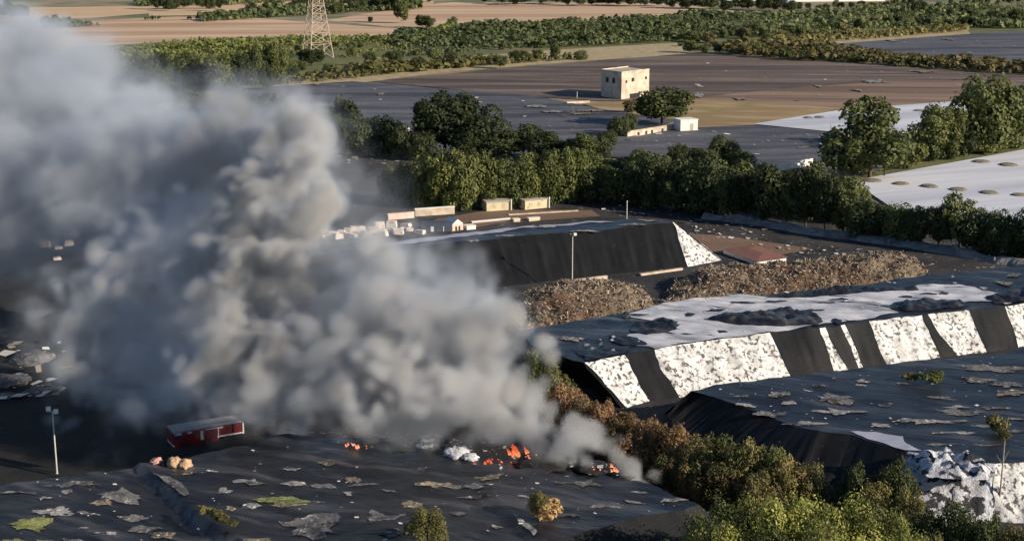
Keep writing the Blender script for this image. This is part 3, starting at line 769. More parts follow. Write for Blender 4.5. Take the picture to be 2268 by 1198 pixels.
simple_block('white_cube_hut', 'tiny white hut just beyond the pink kiosk', 'hut', 1034, 514, 1054, 512, 1.5, .9, 'whitewall')
simple_block('boundary_wall', 'cream boundary wall standing clear where the smoke thins out', 'wall', 920, 484, 1007, 478, .6, 1.6, 'cream')
simple_block('ruined_wall', 'ruined pinkish wall fading into the thin smoke', 'wall', 860, 492, 918, 487, .6, 1.3, 'pinkwall', 'pinkwall')
simple_block('courtyard_wall', 'low ochre wall along the courtyard below the huts', 'wall', 1128, 482, 1280, 473, .5, .45, 'cream', 'cream')
simple_block('courtyard_wall', 'low white wall between the kiosk and the yellow hut', 'wall', 1046, 500, 1130, 492, .5, .6, 'greywall')
simple_block('concrete_block', 'pale block pair left end on the mound crest behind the lamp post', 'block', 1138, 497, 1152, 496, 1.0, .8, 'yellowwall')
simple_block('concrete_block', 'pale yellow block, right one of the pair behind the mound crest', 'block', 1172, 495, 1196, 493, 1.0, .8, 'yellowwall')
simple_block('concrete_barrier', 'long cream concrete barrier at the foot of the black slope by the lamp post', 'barrier', 1268, 634, 1345, 624, .5, .75, 'cream', 'cream')
simple_block('concrete_barrier', 'low pale barrier at the foot of the black slope near its white end', 'barrier', 1420, 616, 1512, 603, .5, .5, 'cream', 'cream')
simple_block('roadside_wall', 'low white wall glimpsed among trees below the grey sheeting', 'wall', 1722, 380, 1800, 366, .5, 1.3, 'whitewall')
simple_block('roadside_wall', 'low white wall beside the garden wall at the field edge', 'wall', 1256, 231, 1306, 228, .6, .5, 'cream', 'cream')
simple_block('far_hut', 'tiny pale hut standing among the orchard bushes', 'hut', 1277, 66, 1294, 66, 5, 2.6, 'whitewall')
simple_block('shack', 'small white shack half hidden in the smoke by the dark trees', 'shack', 352, 250, 380, 248, 4, 1.8, 'whitewall', 'pinkwall')
for i, (x, y, w_) in enumerate([(856, 308, 26), (886, 310, 22)]):
    simple_block('pale_shed', ['wider', 'narrower'][i] + ' of two pale blue sheds beside the great dark tree', 'shed', x, y, x + w_, y - 1, 4, 2.6, 'greywall')
# white greenhouses along the top
for i, (x0, x1, y) in enumerate([(1380, 1480, -2), (1500, 1600, 1), (1610, 1730, 3), (1745, 1850, 5), (1858, 1960, 4)]):
    A, B = G(x0, y), G(x1, y - 1); t = tag(empty('greenhouse', A), ORD[i] + ' long white greenhouse from the left beyond the dark tree belt', 'greenhouse', 'white greenhouses beyond the tree belt'); ia = Matrix.Translation(-A)
    o, bb = wall_box('wall', A, B, 40, 3.0, 'whitewall', t); o.matrix_parent_inverse = ia
    rb = MB(); Q = [Vector((*p, 3.01)) for p in bb]; T = [(Q[0] + Q[3]) / 2 + Vector((0, 0, 2.5)), (Q[1] + Q[2]) / 2 + Vector((0, 0, 2.5))]
    rb.poly([Q[0], Q[1], T[1], T[0]]); rb.poly([Q[1], Q[2], T[1]]); rb.poly([Q[2], Q[3], T[0], T[1]]); rb.poly([Q[3], Q[0], T[0]])
    o = rb.build('roof', M['whitewall'], t); o.matrix_parent_inverse = ia

# wrapped bales in a broken row
bale_px = [(712, 531), (730, 530), (748, 533), (764, 527), (780, 530), (797, 524), (812, 528), (828, 523), (845, 522), (860, 518), (876, 520), (892, 515), (908, 516), (922, 512),
           (770, 518), (800, 514), (840, 510), (756, 520), (786, 516), (822, 512), (868, 508), (900, 506), (738, 524), (930, 522), (720, 522), (806, 534), (850, 527), (884, 523), (100, 552), (130, 556), (265, 540), (282, 532), (296, 528), (150, 548), (240, 566), (225, 570), (128, 580), (90, 548)]
bme = mesh('bale', MB().box((0, 0, .5), (1.5, 1.0, 1.0), 0, .88).v, MB().box((0, 0, .5), (1.5, 1.0, 1.0)).f)
bme.materials.append(M['bale'])
bi = [0, 0]
for j, (x, y) in enumerate(bale_px):
    p = G(x, y); o = link('wrapped_bale', bme); o.location = p; o.rotation_euler = (RNG.uniform(-.15, .15), RNG.uniform(-.15, .15), RNG.uniform(-.5, .7))
    s = RNG.uniform(.75, 1.25); o.scale = (s, s, s * RNG.uniform(.7, 1.25))
    k = 0 if x > 600 else 1
    bi[k] += 1
    nth = ORD[sum((q[0] > 600) == (x > 600) and q[0] < x for q in bale_px)]
    tag(o, nth + ' wrapped bale from the left in the broken row beside the blue-grey container' if k == 0 else nth + ' scrap bale from the left in the gap of the thick smoke', 'bale',
        'bales in the row by the container' if k == 0 else 'bales in the smoke gap')

# far bits: sheets lying on the far fields
litter([(590, 198), (780, 186), (1180, 218), (1330, 248), (1280, 300), (760, 300)], 0, lambda x, y: .25, 40, .2, 1.1, 'field_litter')
litter([(1360, 318), (1500, 290), (1680, 285), (1850, 300), (1840, 350), (1560, 370)], 0, lambda x, y: .3, 60, .2, .8, 'field_litter')
litter([(1830, 105), (2268, 76), (2268, 150), (2100, 135)], 0, lambda x, y: .3, 24, .4, 1.5, 'field_litter')
litter([(1540, 130), (2200, 168), (2260, 196), (1700, 240), (1520, 215)], 0, lambda x, y: .3, 26, .3, 1.3, 'field_litter')
litter([(1280, 425), (1500, 440), (1700, 500), (1700, 550), (1500, 515), (1300, 470)], 0, lambda x, y: .35, 170, .1, .55, 'yard_litter')
litter([(1500, 515), (1800, 545), (2268, 610), (2268, 640), (2060, 600), (1780, 570), (1560, 540)], 0, lambda x, y: .4, 110, .1, .5, 'yard_litter')
litter([(740, 340), (920, 345), (940, 372), (760, 372)], 0, lambda x, y: .4, 60, .2, .9, 'yard_litter')
litter([(0, 770), (140, 760), (150, 880), (0, 900)], 0, lambda x, y: .35, 40, .2, 1.2, 'yard_litter', mat='litter')
litter([(600, 950), (900, 960), (1400, 1040), (1420, 1062), (1000, 1000), (650, 962)], H1, lambda x, y: z1(x, y) + .05, 160, .06, .3, 'charred_litter')
for i, (x, y, w, h) in enumerate([(1188, 239, 44, 5), (1290, 255, 50, 4), (1230, 251, 60, 3), (1310, 249, 60, 3), (1940, 184, 60, 5), (1902, 203, 18, 5), (1814, 194, 14, 5), (2050, 161, 60, 4), (1975, 92, 14, 4), (2100, 89, 20, 4), (1550, 214, 24, 9), (1640, 222, 24, 5), (700, 190, 20, 4), (845, 212, 14, 5)]):
    o = patch(None, lambda x, y: .34, 0, x, y, w, h, ['patch_light', 'patch_tan'][i % 2], 'torn_sheet', .06, .2)
    sib = sorted(q for q in (1188, 1290, 1230, 1310, 1940, 1902, 1814, 2050, 1975, 2100, 1550, 1640, 700, 845) if (q < 1320) == (x < 1320))
    tag(o, ORD[sib.index(x)] + [' torn sheet from the left on the grey sheeting behind the great tree', ' torn sheet from the left on the fields beyond the lone house'][0 if x < 1320 else 1], 'torn sheet', 'torn sheets on the grey sheeting' if x < 1320 else 'torn sheets on the far fields')

# gravel heaps on the white sheeting
gx = [(2173, 362), (2233, 369), (1930, 404), (1995, 411), (2058, 417), (2122, 424), (2190, 431), (2258, 436), (1566 + 470, 248), (1790, 264), (1816, 263)]
hv_, hf_ = [], []
for r in range(5):
    for i in range(20):
        a = 2 * math.pi * i / 20; q = [1, .86, .66, .4, .05][r] * (1 + .1 * mn.noise(Vector((math.cos(a) * 2, math.sin(a) * 2, r))))
        hv_.append((math.cos(a) * q, math.sin(a) * q, [0, .5, .8, .95, .9][r] + .08 * mn.noise(Vector((math.cos(a) * 3, math.sin(a) * 3, r + 4)))))
for r in range(4):
    for i in range(20):
        j = (i + 1) % 20; hf_.append((r * 20 + i, r * 20 + j, r * 20 + 20 + j, r * 20 + 20 + i))
hf_.append(tuple(80 + i for i in range(20)))
hme = mesh('gravel_heap', hv_, hf_, True); hme.materials.append(M['gravel'])
for i, (x, y) in enumerate(gx):
    p = G(x, y); o = link('gravel_heap', hme); o.location = (p.x, p.y, .3); r = (22 if i < 8 else 12) / ppm(p) * RNG.uniform(.88, 1.1); o.scale = (r, r * RNG.uniform(.85, 1.1), RNG.uniform(.32, .5)); o.rotation_euler = (0, 0, i * 1.3)
    lab = ('low round grey heap on the white sheeting, ' + ['upper row, nearer the trees', 'upper row, by the field edge'][i] if i < 2 else
           ORD[i - 2] + ' low round heap along the front row on the white sheeting' if i < 8 else ORD[i - 8] + ' small dark heap on the far white sheeting behind the tall tree')
    tag(o, lab, 'heap', 'round heaps on the white sheeting')

# rubble bank along the yard
bank = tag(empty('rubble_bank', G(1640, 492)), 'low grey bank of rubble running along the dark trees above the yard', 'bank'); bi_ = Matrix.Translation(-bank.location)
path = [G(x, y) for x, y in ((1560, 486), (1680, 500), (1800, 522), (1900, 534), (2030, 552), (2160, 576), (2300, 600), (2480, 632))]
v_, f_ = [], []; n = 0
for a, b in zip(path, path[1:]):
    k = int((b - a).length / .7)
    for j in range(k):
        p = a.lerp(b, j / k); d = (b - a).normalized(); nn = Vector((-d.y, d.x, 0))
        for q, (o_, z_) in enumerate(((-2.0, -.1), (-1.2, .7), (-.4, 1.15), (.6, 1.25), (1.6, .5), (2.2, -.1))):
            w_ = p + nn * (o_ + .5 * mn.noise(p * .5 + Vector((0, 0, q)))); v_.append((w_.x, w_.y, z_ * (1 + .5 * mn.noise(p * .35 + Vector((0, 0, q * 2))))))
        if n:
            for q in range(5): f_.append(((n - 1) * 6 + q, n * 6 + q, n * 6 + q + 1, (n - 1) * 6 + q + 1))
        n += 1
o = link('bank_body', mesh('bank_body', v_, f_), M['block'], bank); o.matrix_parent_inverse = bi_
sme = mesh('rubble_block', MB().box((0, 0, 0), (1.0, .8, .7), .3, .8).v, MB().box((0, 0, 0), (1, 1, 1)).f); sme.materials.append(M['block'])
for i in range(46):
    a = RNG.random() * (len(path) - 1); q = int(a); p = path[q].lerp(path[q + 1], a - q) + Vector((RNG.uniform(-1.2, .6), RNG.uniform(-1.4, .4), RNG.uniform(.6, 1.2)))
    o = link('rubble_block', sme, None, bank); o.matrix_parent_inverse = bi_; o.location = p; o.rotation_euler = (RNG.uniform(-.5, .5), RNG.uniform(-.5, .5), RNG.uniform(0, 3)); s = RNG.uniform(.35, .9); o.scale = (s, s, s)

# ------------------------------------------------------------------ pylon, lamp posts, poles
pb = [G(678, 120), G(731, 136)]
pc = (pb[0] + pb[1]) / 2; pyl = tag(empty('pylon', pc, .5), 'tall tan steel lattice pylon rising beyond the top of the orchard', 'pylon')
HW = 27 / ppm(pc); HT = 44.0


def leg_at(i, z):
    s = HW * (1 - .87 * min(1, z / 36)); return Vector((s * (1 if i in (0, 1) else -1), s * (1 if i in (0, 3) else -1), z))


for i in range(4): MB().bar(leg_at(i, 0), leg_at(i, 36), .20, .14).build('leg', M['pylon'], pyl)
lev = [0, 5.5, 10, 14, 17.5, 20.5, 23.5, 26, 28.5, 31, 33.5, 36]
for a, b in zip(lev, lev[1:]):
    mb = MB()
    for i in range(4):
        j = (i + 1) % 4
        mb.bar(leg_at(i, a), leg_at(j, b), .095); mb.bar(leg_at(j, a), leg_at(i, b), .095); mb.bar(leg_at(i, b), leg_at(j, b), .09)
    mb.build('brace', M['pylon'], pyl)
for z in (30, 34, 38):
    mb = MB()
    for s in (-1, 1):
        mb.bar((0, 0, z), (s * 6, 0, z + .6), .2, .1); mb.bar((0, 0, z + 2), (s * 6, 0, z + .6), .16, .1)
    mb.build('crossarm', M['pylon'], pyl)
MB().bar((0, 0, 36), (0, 0, HT), .3, .1).build('mast_top', M['pylon'], pyl)


def lamp_post(base, h, label, heads=2, r=.09):
    t = tag(empty('lamp_post', base), label, 'lamp post')
    MB().bar((0, 0, 0), (0, 0, h), r, r * .7, 8).build('pole', M['steel'], t)
    MB().bar((0, 0, 0), (0, 0, .4), r * 1.8, r * 1.5, 8).build('base_collar', M['steel'], t)
    MB().bar((-.35, 0, h), (.35, 0, h), .05).build('crossbar', M['steel'], t)
    for s in ((-1, 1) if heads == 2 else (1,)):
        MB().box((s * .33, -.05, h + .12 + .12 * s * -1), (.42, .34, .36), .3).build('lamp_head', M['vanwhite'], t)
    return t


b_ = G(127, 1064, 5.2); b_.z = 0; hb = G(127, 1064, 5.2)
pp = G(127, 1056, 0)
lamp_post(pp, 150 / ppm(pp) * 1.02, 'white twin-headed lamp post standing over the dark burnt ground')
pp = G(1267, 640); lamp_post(pp, 124 / ppm(pp), 'slim grey lamp post in front of the black slope of the far mound', 1, .10)
for x, y, h_, lab in ((1388, 492, 46, 'short thin grey pole on the crest behind the far black mound'), (1278, 219, 14, 'little white post in the shadow of the lone house'),
                      ):
    pp = G(x, y); t = tag(empty('pole', pp), lab, 'pole'); MB().bar((0, 0, 0), (0, 0, h_ / ppm(pp)), .10, .08).build('shaft', M['vanwhite' if x == 1278 else 'steel'], t)
    MB().bar((0, 0, h_ / ppm(pp)), (0, 0, h_ / ppm(pp) + .15), .16, .1).build('cap', M['steel'], t)

# ------------------------------------------------------------------ fire engine
fa, fb = G(379, 992), G(533, 966)
ft = tag(empty('fire_engine', (fa + fb) / 2, math.atan2((fb - fa).y, (fb - fa).x)), 'red fire engine with grey roof parked behind the smoking mound', 'fire engine')
ft.scale = (1, 1, .86); LL = (fb - fa).length; hl = LL / 2
FH = 2.45
MB().box((-hl * .05 - .5, 0, 1.50), (LL - 1.0 - .1, 2.3, 1.35)).build('body', M['red'], ft)
MB().box((-hl * .36, 0, .70), (LL * .62, 2.26, .62)).build('skirt', M['red'], ft)
MB().box((hl - .52, 0, 1.48), (1.0, 2.2, 1.4), 0, .95).build('rear_locker', M['red'], ft)
MB().box((-.05, 0, 2.25), (LL - .15, 2.2, .16), 0, .97).build('roof', M['rooftop'], ft)
MB().box((-hl * .88, 0, 2.02), (LL * .11, 2.34, .42)).build('cab_top', M['rooftop'], ft)
ld = MB()
for s in (-.25, .25): ld.bar((-hl * .5, s, 2.42), (hl * .9, s, 2.46), .05)
for i in range(12): ld.bar((-hl * .5 + i * LL * .06, -.25, 2.43), (-hl * .5 + i * LL * .06, .25, 2.43), .035)
ld.build('ladder', M['steel'], ft)
MB().box((hl * .48, -1.17, .95), (LL * .48, .05, .14)).build('stripe', M['vanwhite'], ft)
MB().box((hl * .10, -1.18, 2.02), (LL * .20, .05, .10)).build('stripe', M['vanwhite'], ft)
MB().box((-hl * .20, -1.18, 1.42), (.32, .06, 1.05)).build('door_panel', M['vanwhite'], ft)
MB().box((hl * .26, -1.18, 1.36), (.10, .06, 1.25)).build('door_frame', M['vanwhite'], ft)
MB().box((hl * .02, -1.19, 1.30), (LL * .20, .04, 1.1)).build('locker_shutter', M['red'], ft)
MB().box((hl - .06, -1.12, 1.45), (.12, .12, 1.3)).build('tail_light', M['vanwhite'], ft)
for u in (-.86, -.55, .34): MB().box((hl * u, -1.17, 1.98), (.42, .05, .18)).build('side_lamp', M['vanwhite'], ft)
MB().box((-hl * .88, -1.18, 1.62), (.55, .03, .42)).build('window', M['glass'], ft)
MB().box((-hl * .995, 0, 1.62), (.05, 1.9, .6)).build('windscreen', M['glass'], ft)
MB().box((-hl * .995, 0, .65), (.14, 2.2, .3)).build('bumper', M['vanwhite'], ft)
wme = mesh('wheel', MB().bar((0, -.16, 0), (0, .16, 0), .46, .46, 16).v, MB().bar((0, -.16, 0), (0, .16, 0), .46, .46, 16).f); wme.materials.append(M['rubber'])
rme = mesh('rim', MB().bar((0, -.18, 0), (0, .18, 0), .24, .24, 12).v, MB().bar((0, -.18, 0), (0, .18, 0), .24, .24, 12).f); rme.materials.append(M['dark'])
for u in (-.66, -.05, .52):
    for s in (-1, 1):
        w_ = link('wheel', wme, None, ft); w_.location = (hl * u, s * 1.05, .46); link('rim', rme, None, w_)

# ------------------------------------------------------------------ vegetation
def quads(pts, nrm, size, aspect, up=0.0):
    n = len(pts); r = NR.normal(0, 1, (n, 3)); t = np.cross(nrm, r)
    if up: t = t * (1 - up) + np.array([0, 0, 1.0]) * up * np.linalg.norm(t, axis=1, keepdims=True)
    t /= np.linalg.norm(t, axis=1, keepdims=True) + 1e-9
    b = np.cross(nrm, t); b /= np.linalg.norm(b, axis=1, keepdims=True) + 1e-9
    s = size[:, None]
    return np.stack([pts - t * s - b * s * aspect, pts + t * s * .5 - b * s * aspect * .9, pts + t * s + b * s * aspect * .4, pts - t * s * .6 + b * s * aspect], 1)


def crown(name, lobes, n, smin, smax, aspect=.75, up=0.0, out=.8, shell=.72):
    lobes = np.array(lobes); c, r = lobes[:, :3], lobes[:, 3:6]
    a = (r[:, 0] * r[:, 2]); idx = NR.choice(len(lobes), n, p=a / a.sum())
    d = NR.normal(0, 1, (n, 3)); d /= np.linalg.norm(d, axis=1, keepdims=True)
    rad = NR.uniform(shell, 1.06, n)[:, None]; st_ = NR.random((n, 1)) < .10; rad = np.where(st_, NR.uniform(1.0, 1.34, (n, 1)), rad)   # stray sprays break the outline
    p = c[idx] + d * r[idx] * rad
    keep = np.ones(n, bool)
    for k in range(len(lobes)):
        q = np.linalg.norm((p - c[k]) / r[k], axis=1); keep &= (q > .62) | (idx == k)
    p, d = p[keep], d[keep]
    nr = d * out + NR.normal(0, .45, p.shape); nr[:, 2] += .15; nr /= np.linalg.norm(nr, axis=1, keepdims=True)
    return quad_mesh(name, quads(p, nr, NR.uniform(smin, smax, len(p)), aspect, up))


def lobes_round(k, seed, zc=.52, rx=.38, rz=.42, r0=.12, r1=.20):
    g = np.random.default_rng(seed); L_ = [(0, 0, zc, rx * .72, rx * .72, rz * .75)]
    for i in range(k):
        d = g.normal(0, 1, 3); d /= np.linalg.norm(d); d[2] = d[2] * .9 + .08; q = g.uniform(.62, 1.0); r = g.uniform(r0, r1)
        L_.append((d[0] * rx * q, d[1] * rx * q, min(1 - r * .9, max(r + .08, zc + d[2] * rz * q)), r, r, r * .9))
    return L_


def lobes_clump(k, seed, rx=.36, rz=.42, zc=.52, r0=.13, r1=.19):
    """distinct rounded clumps over the whole crown, down to the ground"""
    g = np.random.default_rng(seed); L_ = [(0, 0, zc, rx * .7, rx * .7, rz * .8)]
    for i in range(k):
        z = -1 + 2 * (i + .5) / k; a = i * 2.4 + g.uniform(-.5, .5); q = math.sqrt(1 - z * z) ** .7 * g.uniform(.82, 1.05); r = g.uniform(r0, r1) * (.85 + .25 * (1 - abs(z)))
        L_.append((math.cos(a) * q * rx, math.sin(a) * q * rx, min(1 - r, max(r * .7, zc + z * rz * g.uniform(.85, 1.0))), r, r, r * g.uniform(.85, 1.15)))
    return L_


def lobes_tall(k, seed):
    g = np.random.default_rng(seed); L_ = []
    for i in range(k):
        z = .18 + .76 * (i + .5) / k; w = .40 * (1 - ((z - .36) / .78) ** 2) + .05; a = g.uniform(0, 6.28); q = g.uniform(.25, 1) * w; r = g.uniform(.10, .17) * (1.15 - z * .45)
        L_.append((math.cos(a) * q, math.sin(a) * q, min(z + g.uniform(-.04, .04), 1 - r), r, r, r * 1.05))
    L_.append((0, 0, .45, .22, .22, .3)); return L_


def lobes_pine(k, seed, spread=.44):
    """many upright candle-shaped tufts over a rounded crown"""
    g = np.random.default_rng(seed); L_ = [(0, 0, .46, .30, .30, .30)]
    for i in range(k):
        a = g.uniform(0, 6.28); q = math.sqrt(g.uniform(0, 1)); rr = q * spread
        top = .97 - .42 * q ** 1.8 + g.uniform(-.07, .03); lay = g.random()
        z = top - .10 - (g.uniform(.08, .38) if lay > .5 else 0)
        w = g.uniform(.085, .130); L_.append((math.cos(a) * rr, math.sin(a) * rr, min(1 - w * 1.35, max(.16, z)), w, w, w * 1.45))
    return L_


CR = dict(
    round=[crown('crown', lobes_round(16, s), 4200, .018, .034) for s in (1, 2, 3, 4)],
    great=[crown('crown', lobes_round(34, s, .52, .40, .42, .09, .15), 7600, .012, .024) for s in (5, 6)],
    clump=[crown('crown', lobes_clump(15, s, .34, .42, .50, .16, .235), 5600, .016, .030, .8, 0, 1.3, .84) for s in (21, 22, 23, 24, 25)],
    tall=[crown('crown', lobes_tall(26, s), 5000, .015, .030) for s in (7, 8, 9)],
    pine=[crown('crown', lobes_pine(40, s), 7600, .014, .027, .50, .30, .95, .7) for s in (10, 11, 12, 13)],
    pine_wide=[crown('crown', lobes_pine(48, s, .45), 15000, .008, .0155, .55, .25, .95, .74) for s in (31, 32, 33)],
    bush=[crown('crown', lobes_round(9, s, .46, .38, .40, .16, .24), 1300, .035, .065) for s in (14, 15, 16)],
    sparse=[crown('crown', lobes_round(11, s, .62, .34, .30, .09, .15), 1500, .016, .030) for s in (17, 18)],
)


def trunk_mesh(seed, h=.55, r=.022, limbs=5):
    g = random.Random(seed); m_ = MB(); p = Vector((0, 0, -.02)); n = 4
    for i in range(n):
        q = Vector((g.uniform(-.015, .015), g.uniform(-.015, .015), h * (i + 1) / n)); m_.bar(p, q, r * (1 - .16 * i), r * (1 - .16 * (i + 1)), 7); p = q
    for i in range(limbs):
        a = g.uniform(0, 6.28); z = g.uniform(.3, .6) * h / .55; m_.bar((0, 0, z), (math.cos(a) * .22, math.sin(a) * .22, z + g.uniform(.12, .28)), r * .5, r * .15, 5)
    return mesh('trunk', m_.v, m_.f, True)


TR = [trunk_mesh(s) for s in (1, 2, 3)]
for q in TR: q.materials.append(M['bark'])
VK = [0]


def tree(x, y, hpx, wpx, kind, mat, name, label, cat, group=None, z=0.0, trunk=True, bark=None):
    VK[0] += 1; p = G(x, y, z); k = ppm(p); h_, w_ = hpx / k, wpx / k
    root = tag(empty(name, p, RNG.uniform(0, 6.28)), label, cat, group)
    w_ *= {'round': 1.2, 'tall': 1.12, 'clump': 1.2}.get(kind, 1.06)
    root.scale = (w_, w_, h_)
    if trunk: link('trunk', TR[VK[0] % 3], bark, root)
    link('crown', CR[kind][VK[0] % len(CR[kind])], M[mat], root)
    return root


def shrub(x, y, hpx, wpx, mat, name, label, cat, group=None, z=0.0, kind='bush'):
    """small far bush: too small to show parts"""
    VK[0] += 1; p = G(x, y, z); k = ppm(p)
    o = tag(link(name, CR[kind][VK[0] % len(CR[kind])], M[mat]), label, cat, group)
    o.location = p - Vector((0, 0, .05 * hpx / k)); o.rotation_euler = (0, 0, RNG.uniform(0, 6.28)); o.scale = (wpx / k, wpx / k, hpx / k * 1.1)
    return o


def row(items, kind, mats, name, noun, place, cat, group, far=False, bark=None):
    items = sorted(items)
    for i, it in enumerate(items):
        x, y, h_, w_ = it[:4]; mt = it[4] if len(it) > 4 else mats[i % len(mats)]; kd = it[5] if len(it) > 5 else kind
        lab = f'{ORD[i]} {noun} from the left {place}'
        if not far and kd in ('clump', 'round') and len(items) > 5 and 'huts' not in place:
            h_ *= RNG.uniform(.72, 1.22); w_ *= RNG.uniform(.8, 1.15); y += RNG.uniform(-4, 4); kd = RNG.choice(['clump', 'round', 'clump', 'great'])
        if far: shrub(x, y, h_, w_, mt, name, lab, cat, group, kind=kd)
        else: tree(x, y, h_, w_, kd, mt, name, lab, cat, group, bark=bark)


def spread(x0, y0, x1, y1, n, h_, w_, jx=6, jy=3, jh=.2):
    out = []
    for i in range(n):
        t = (i + .5) / n; s = 1 + RNG.uniform(-jh, jh)
        out.append((x0 + (x1 - x0) * t + RNG.uniform(-jx, jx), y0 + (y1 - y0) * t + RNG.uniform(-jy, jy), h_ * s, w_ * (1 + RNG.uniform(-jh, jh)) * (s * .5 + .5)))
    return out


# --- orchards: rows of bushes nobody could count
def orchard(name, pix, sp, rs, r0, r1, ang, mats, nq=14, hz=1.0):
    poly = P2(pix); a = np.array([tuple(p) for p in poly]); c = a.mean(0); ca, sa = math.cos(ang), math.sin(ang); R_ = np.array([[ca, sa], [-sa, ca]])
    b = (a - c) @ R_.T; lo, hi_ = b.min(0), b.max(0)
    gx_, gy_ = np.meshgrid(np.arange(lo[0], hi_[0], sp), np.arange(lo[1], hi_[1], rs)); g = np.stack([gx_.ravel(), gy_.ravel()], 1)
    g += NR.normal(0, sp * .22, g.shape); g = g @ R_ + c; g = g[inside(g, poly)]; g = g[NR.random(len(g)) > .08]
    fz = np.array([mn.noise(Vector((q[0] * .022, q[1] * .022, sp))) + .5 * mn.noise(Vector((q[0] * .07, q[1] * .07, sp))) for q in g]); kp = fz > -.40; g, fz = g[kp], fz[kp]
    n = len(g); r = NR.uniform(r0, r1, n) * np.clip(.85 + fz, .6, 1.5)
    idx = np.repeat(np.arange(n), nq); d = NR.normal(0, 1, (n * nq, 3)); d /= np.linalg.norm(d, axis=1, keepdims=True); d[:, 2] = np.abs(d[:, 2]) * 1.3 - .25
    P_ = np.zeros((n * nq, 3)); P_[:, :2] = g[idx]; P_[:, 2] = r[idx] * .8 * hz
    P_ += d * (r[idx] * NR.uniform(.55, 1.0, n * nq))[:, None] * np.array([1, 1, hz]); P_[:, 2] = np.maximum(P_[:, 2], .05)
    nr = d + NR.normal(0, .35, d.shape); nr[:, 2] += .2; nr /= np.linalg.norm(nr, axis=1, keepdims=True)
    tag(link(name, quad_mesh(name, quads(P_, nr, r[idx] * NR.uniform(.35, .6, n * nq), .8)), M[mats]), kind='stuff')


orchard('orchard_bushes', [(240, 118), (330, 98), (870, 81), (1000, 64), (900, 108), (700, 145), (330, 155)], 2.3, 3.8, .8, 1.5, .15, 'leaf_grass', 9)
orchard('orchard_bushes', [(870, 82), (1000, 62), (1400, 46), (1650, 30), (1640, 84), (1500, 93), (1240, 108), (860, 130)], 3.0, 4.2, 1.0, 2.3, .12, 'leaf_far', 11)
orchard('orchard_bushes', [(1640, 84), (1650, 34), (2000, 18), (2500, 4), (2600, 66), (2140, 64), (1760, 84)], 3.3, 5.0, 1.0, 2.5, .12, 'leaf_far', 11)
orchard('scrub', [(1590, 104), (1760, 84), (2140, 62), (2145, 70), (1830, 96), (1700, 110)], 3.2, 3.6, 1.0, 2.0, .1, 'leaf_olive')
orchard('scrub', [(1600, 122), (1640, 108), (1800, 104), (2000, 122), (2200, 142), (2400, 160), (2400, 176), (2110, 158)], 3.0, 3.6, 1.0, 2.2, .0, 'leaf_mixed')
orchard('hedge_growth', [(100, 58), (330, 44), (420, 42), (420, 48), (330, 52), (100, 66)], 2.6, 3.0, 1.6, 2.6, .0, 'leaf_far')
orchard('hedge_growth', [(440, 40), (700, 24), (930, 16), (930, 22), (700, 34), (450, 50)], 3.0, 4.0, 1.6, 3.2, .0, 'leaf_far')
orchard('hedge_growth', [(300, 6), (960, -4), (960, 6), (300, 16)], 5, 6.0, 2, 4, .0, 'leaf_far')
orchard('hedge_growth', [(600, 182), (760, 160), (1000, 138), (1300, 122), (1300, 132), (1000, 154), (760, 178), (620, 192)], 2.6, 3.2, .8, 1.7, .0, 'leaf_olive')

# --- far trees
row(spread(335, 22, 500, 22, 7, 32, 36), 'round', ['leaf_dark'], 'broadleaf_tree', 'dark tree', 'in the clump at the top beyond the tan field', 'tree', 'dark clump at the top beyond the tan field', True)
row(spread(545, 30, 700, 24, 6, 26, 32), 'round', ['leaf_dark', 'leaf_mid'], 'broadleaf_tree', 'dark tree', 'in the line just before the pylon top', 'tree', 'trees before the pylon top', True)
row(spread(740, 30, 890, 22, 6, 30, 32), 'round', ['leaf_mid', 'leaf_dark'], 'broadleaf_tree', 'mid green tree', 'in the line just past the pylon', 'tree', 'trees past the pylon', True)
row([(893, 52, 58, 46), (935, 62, 30, 36), (950, 63, 26, 30), (1003, 62, 24, 26), (820, 50, 12, 14)], 'round', ['leaf_mid'], 'broadleaf_tree', 'tree', 'at the corner of the far tan field', 'tree', 'trees at the corner of the far tan field', True)
row(spread(1070, 8, 1500, 18, 15, 30, 40), 'round', ['leaf_dark'], 'broadleaf_tree', 'dark tree', 'in the belt before the greenhouses', 'tree', 'dark belt before the greenhouses', True)
row(spread(1505, 20, 1760, 28, 9, 30, 40), 'round', ['leaf_dark'], 'broadleaf_tree', 'dark tree', 'in the belt right of the tan field', 'tree', 'dark belt right of the tan field', True)
row(spread(1760, 24, 2030, 17, 14, 16, 20), 'round', ['leaf_mid', 'leaf_dark'], 'broadleaf_tree', 'small dark tree', 'in the straight row under the last greenhouse', 'tree', 'straight row under the last greenhouse', True)
row(spread(2100, 14, 2280, 8, 11, 16, 16), 'round', ['leaf_mid'], 'broadleaf_tree', 'small tree', 'in the orchard row at the top right corner', 'tree', 'orchard row at the top right corner', True)
row([(2035, 36, 36, 40), (2105, 46, 26, 24), (2200, 48, 24, 36), (2250, 50, 28, 40), (2075, 42, 22, 24), (2150, 44, 20, 26)], 'round', ['leaf_dark', 'leaf_mid'], 'broadleaf_tree', 'dark tree', 'standing in the far right orchard', 'tree', 'dark trees in the far right orchard', True)
row(spread(0, 42, 60, 40, 3, 36, 40), 'round', ['leaf_dark'], 'broadleaf_tree', 'hazy dark tree', 'beside the tan field behind the smoke', 'tree', 'hazy trees beside the tan field', True)
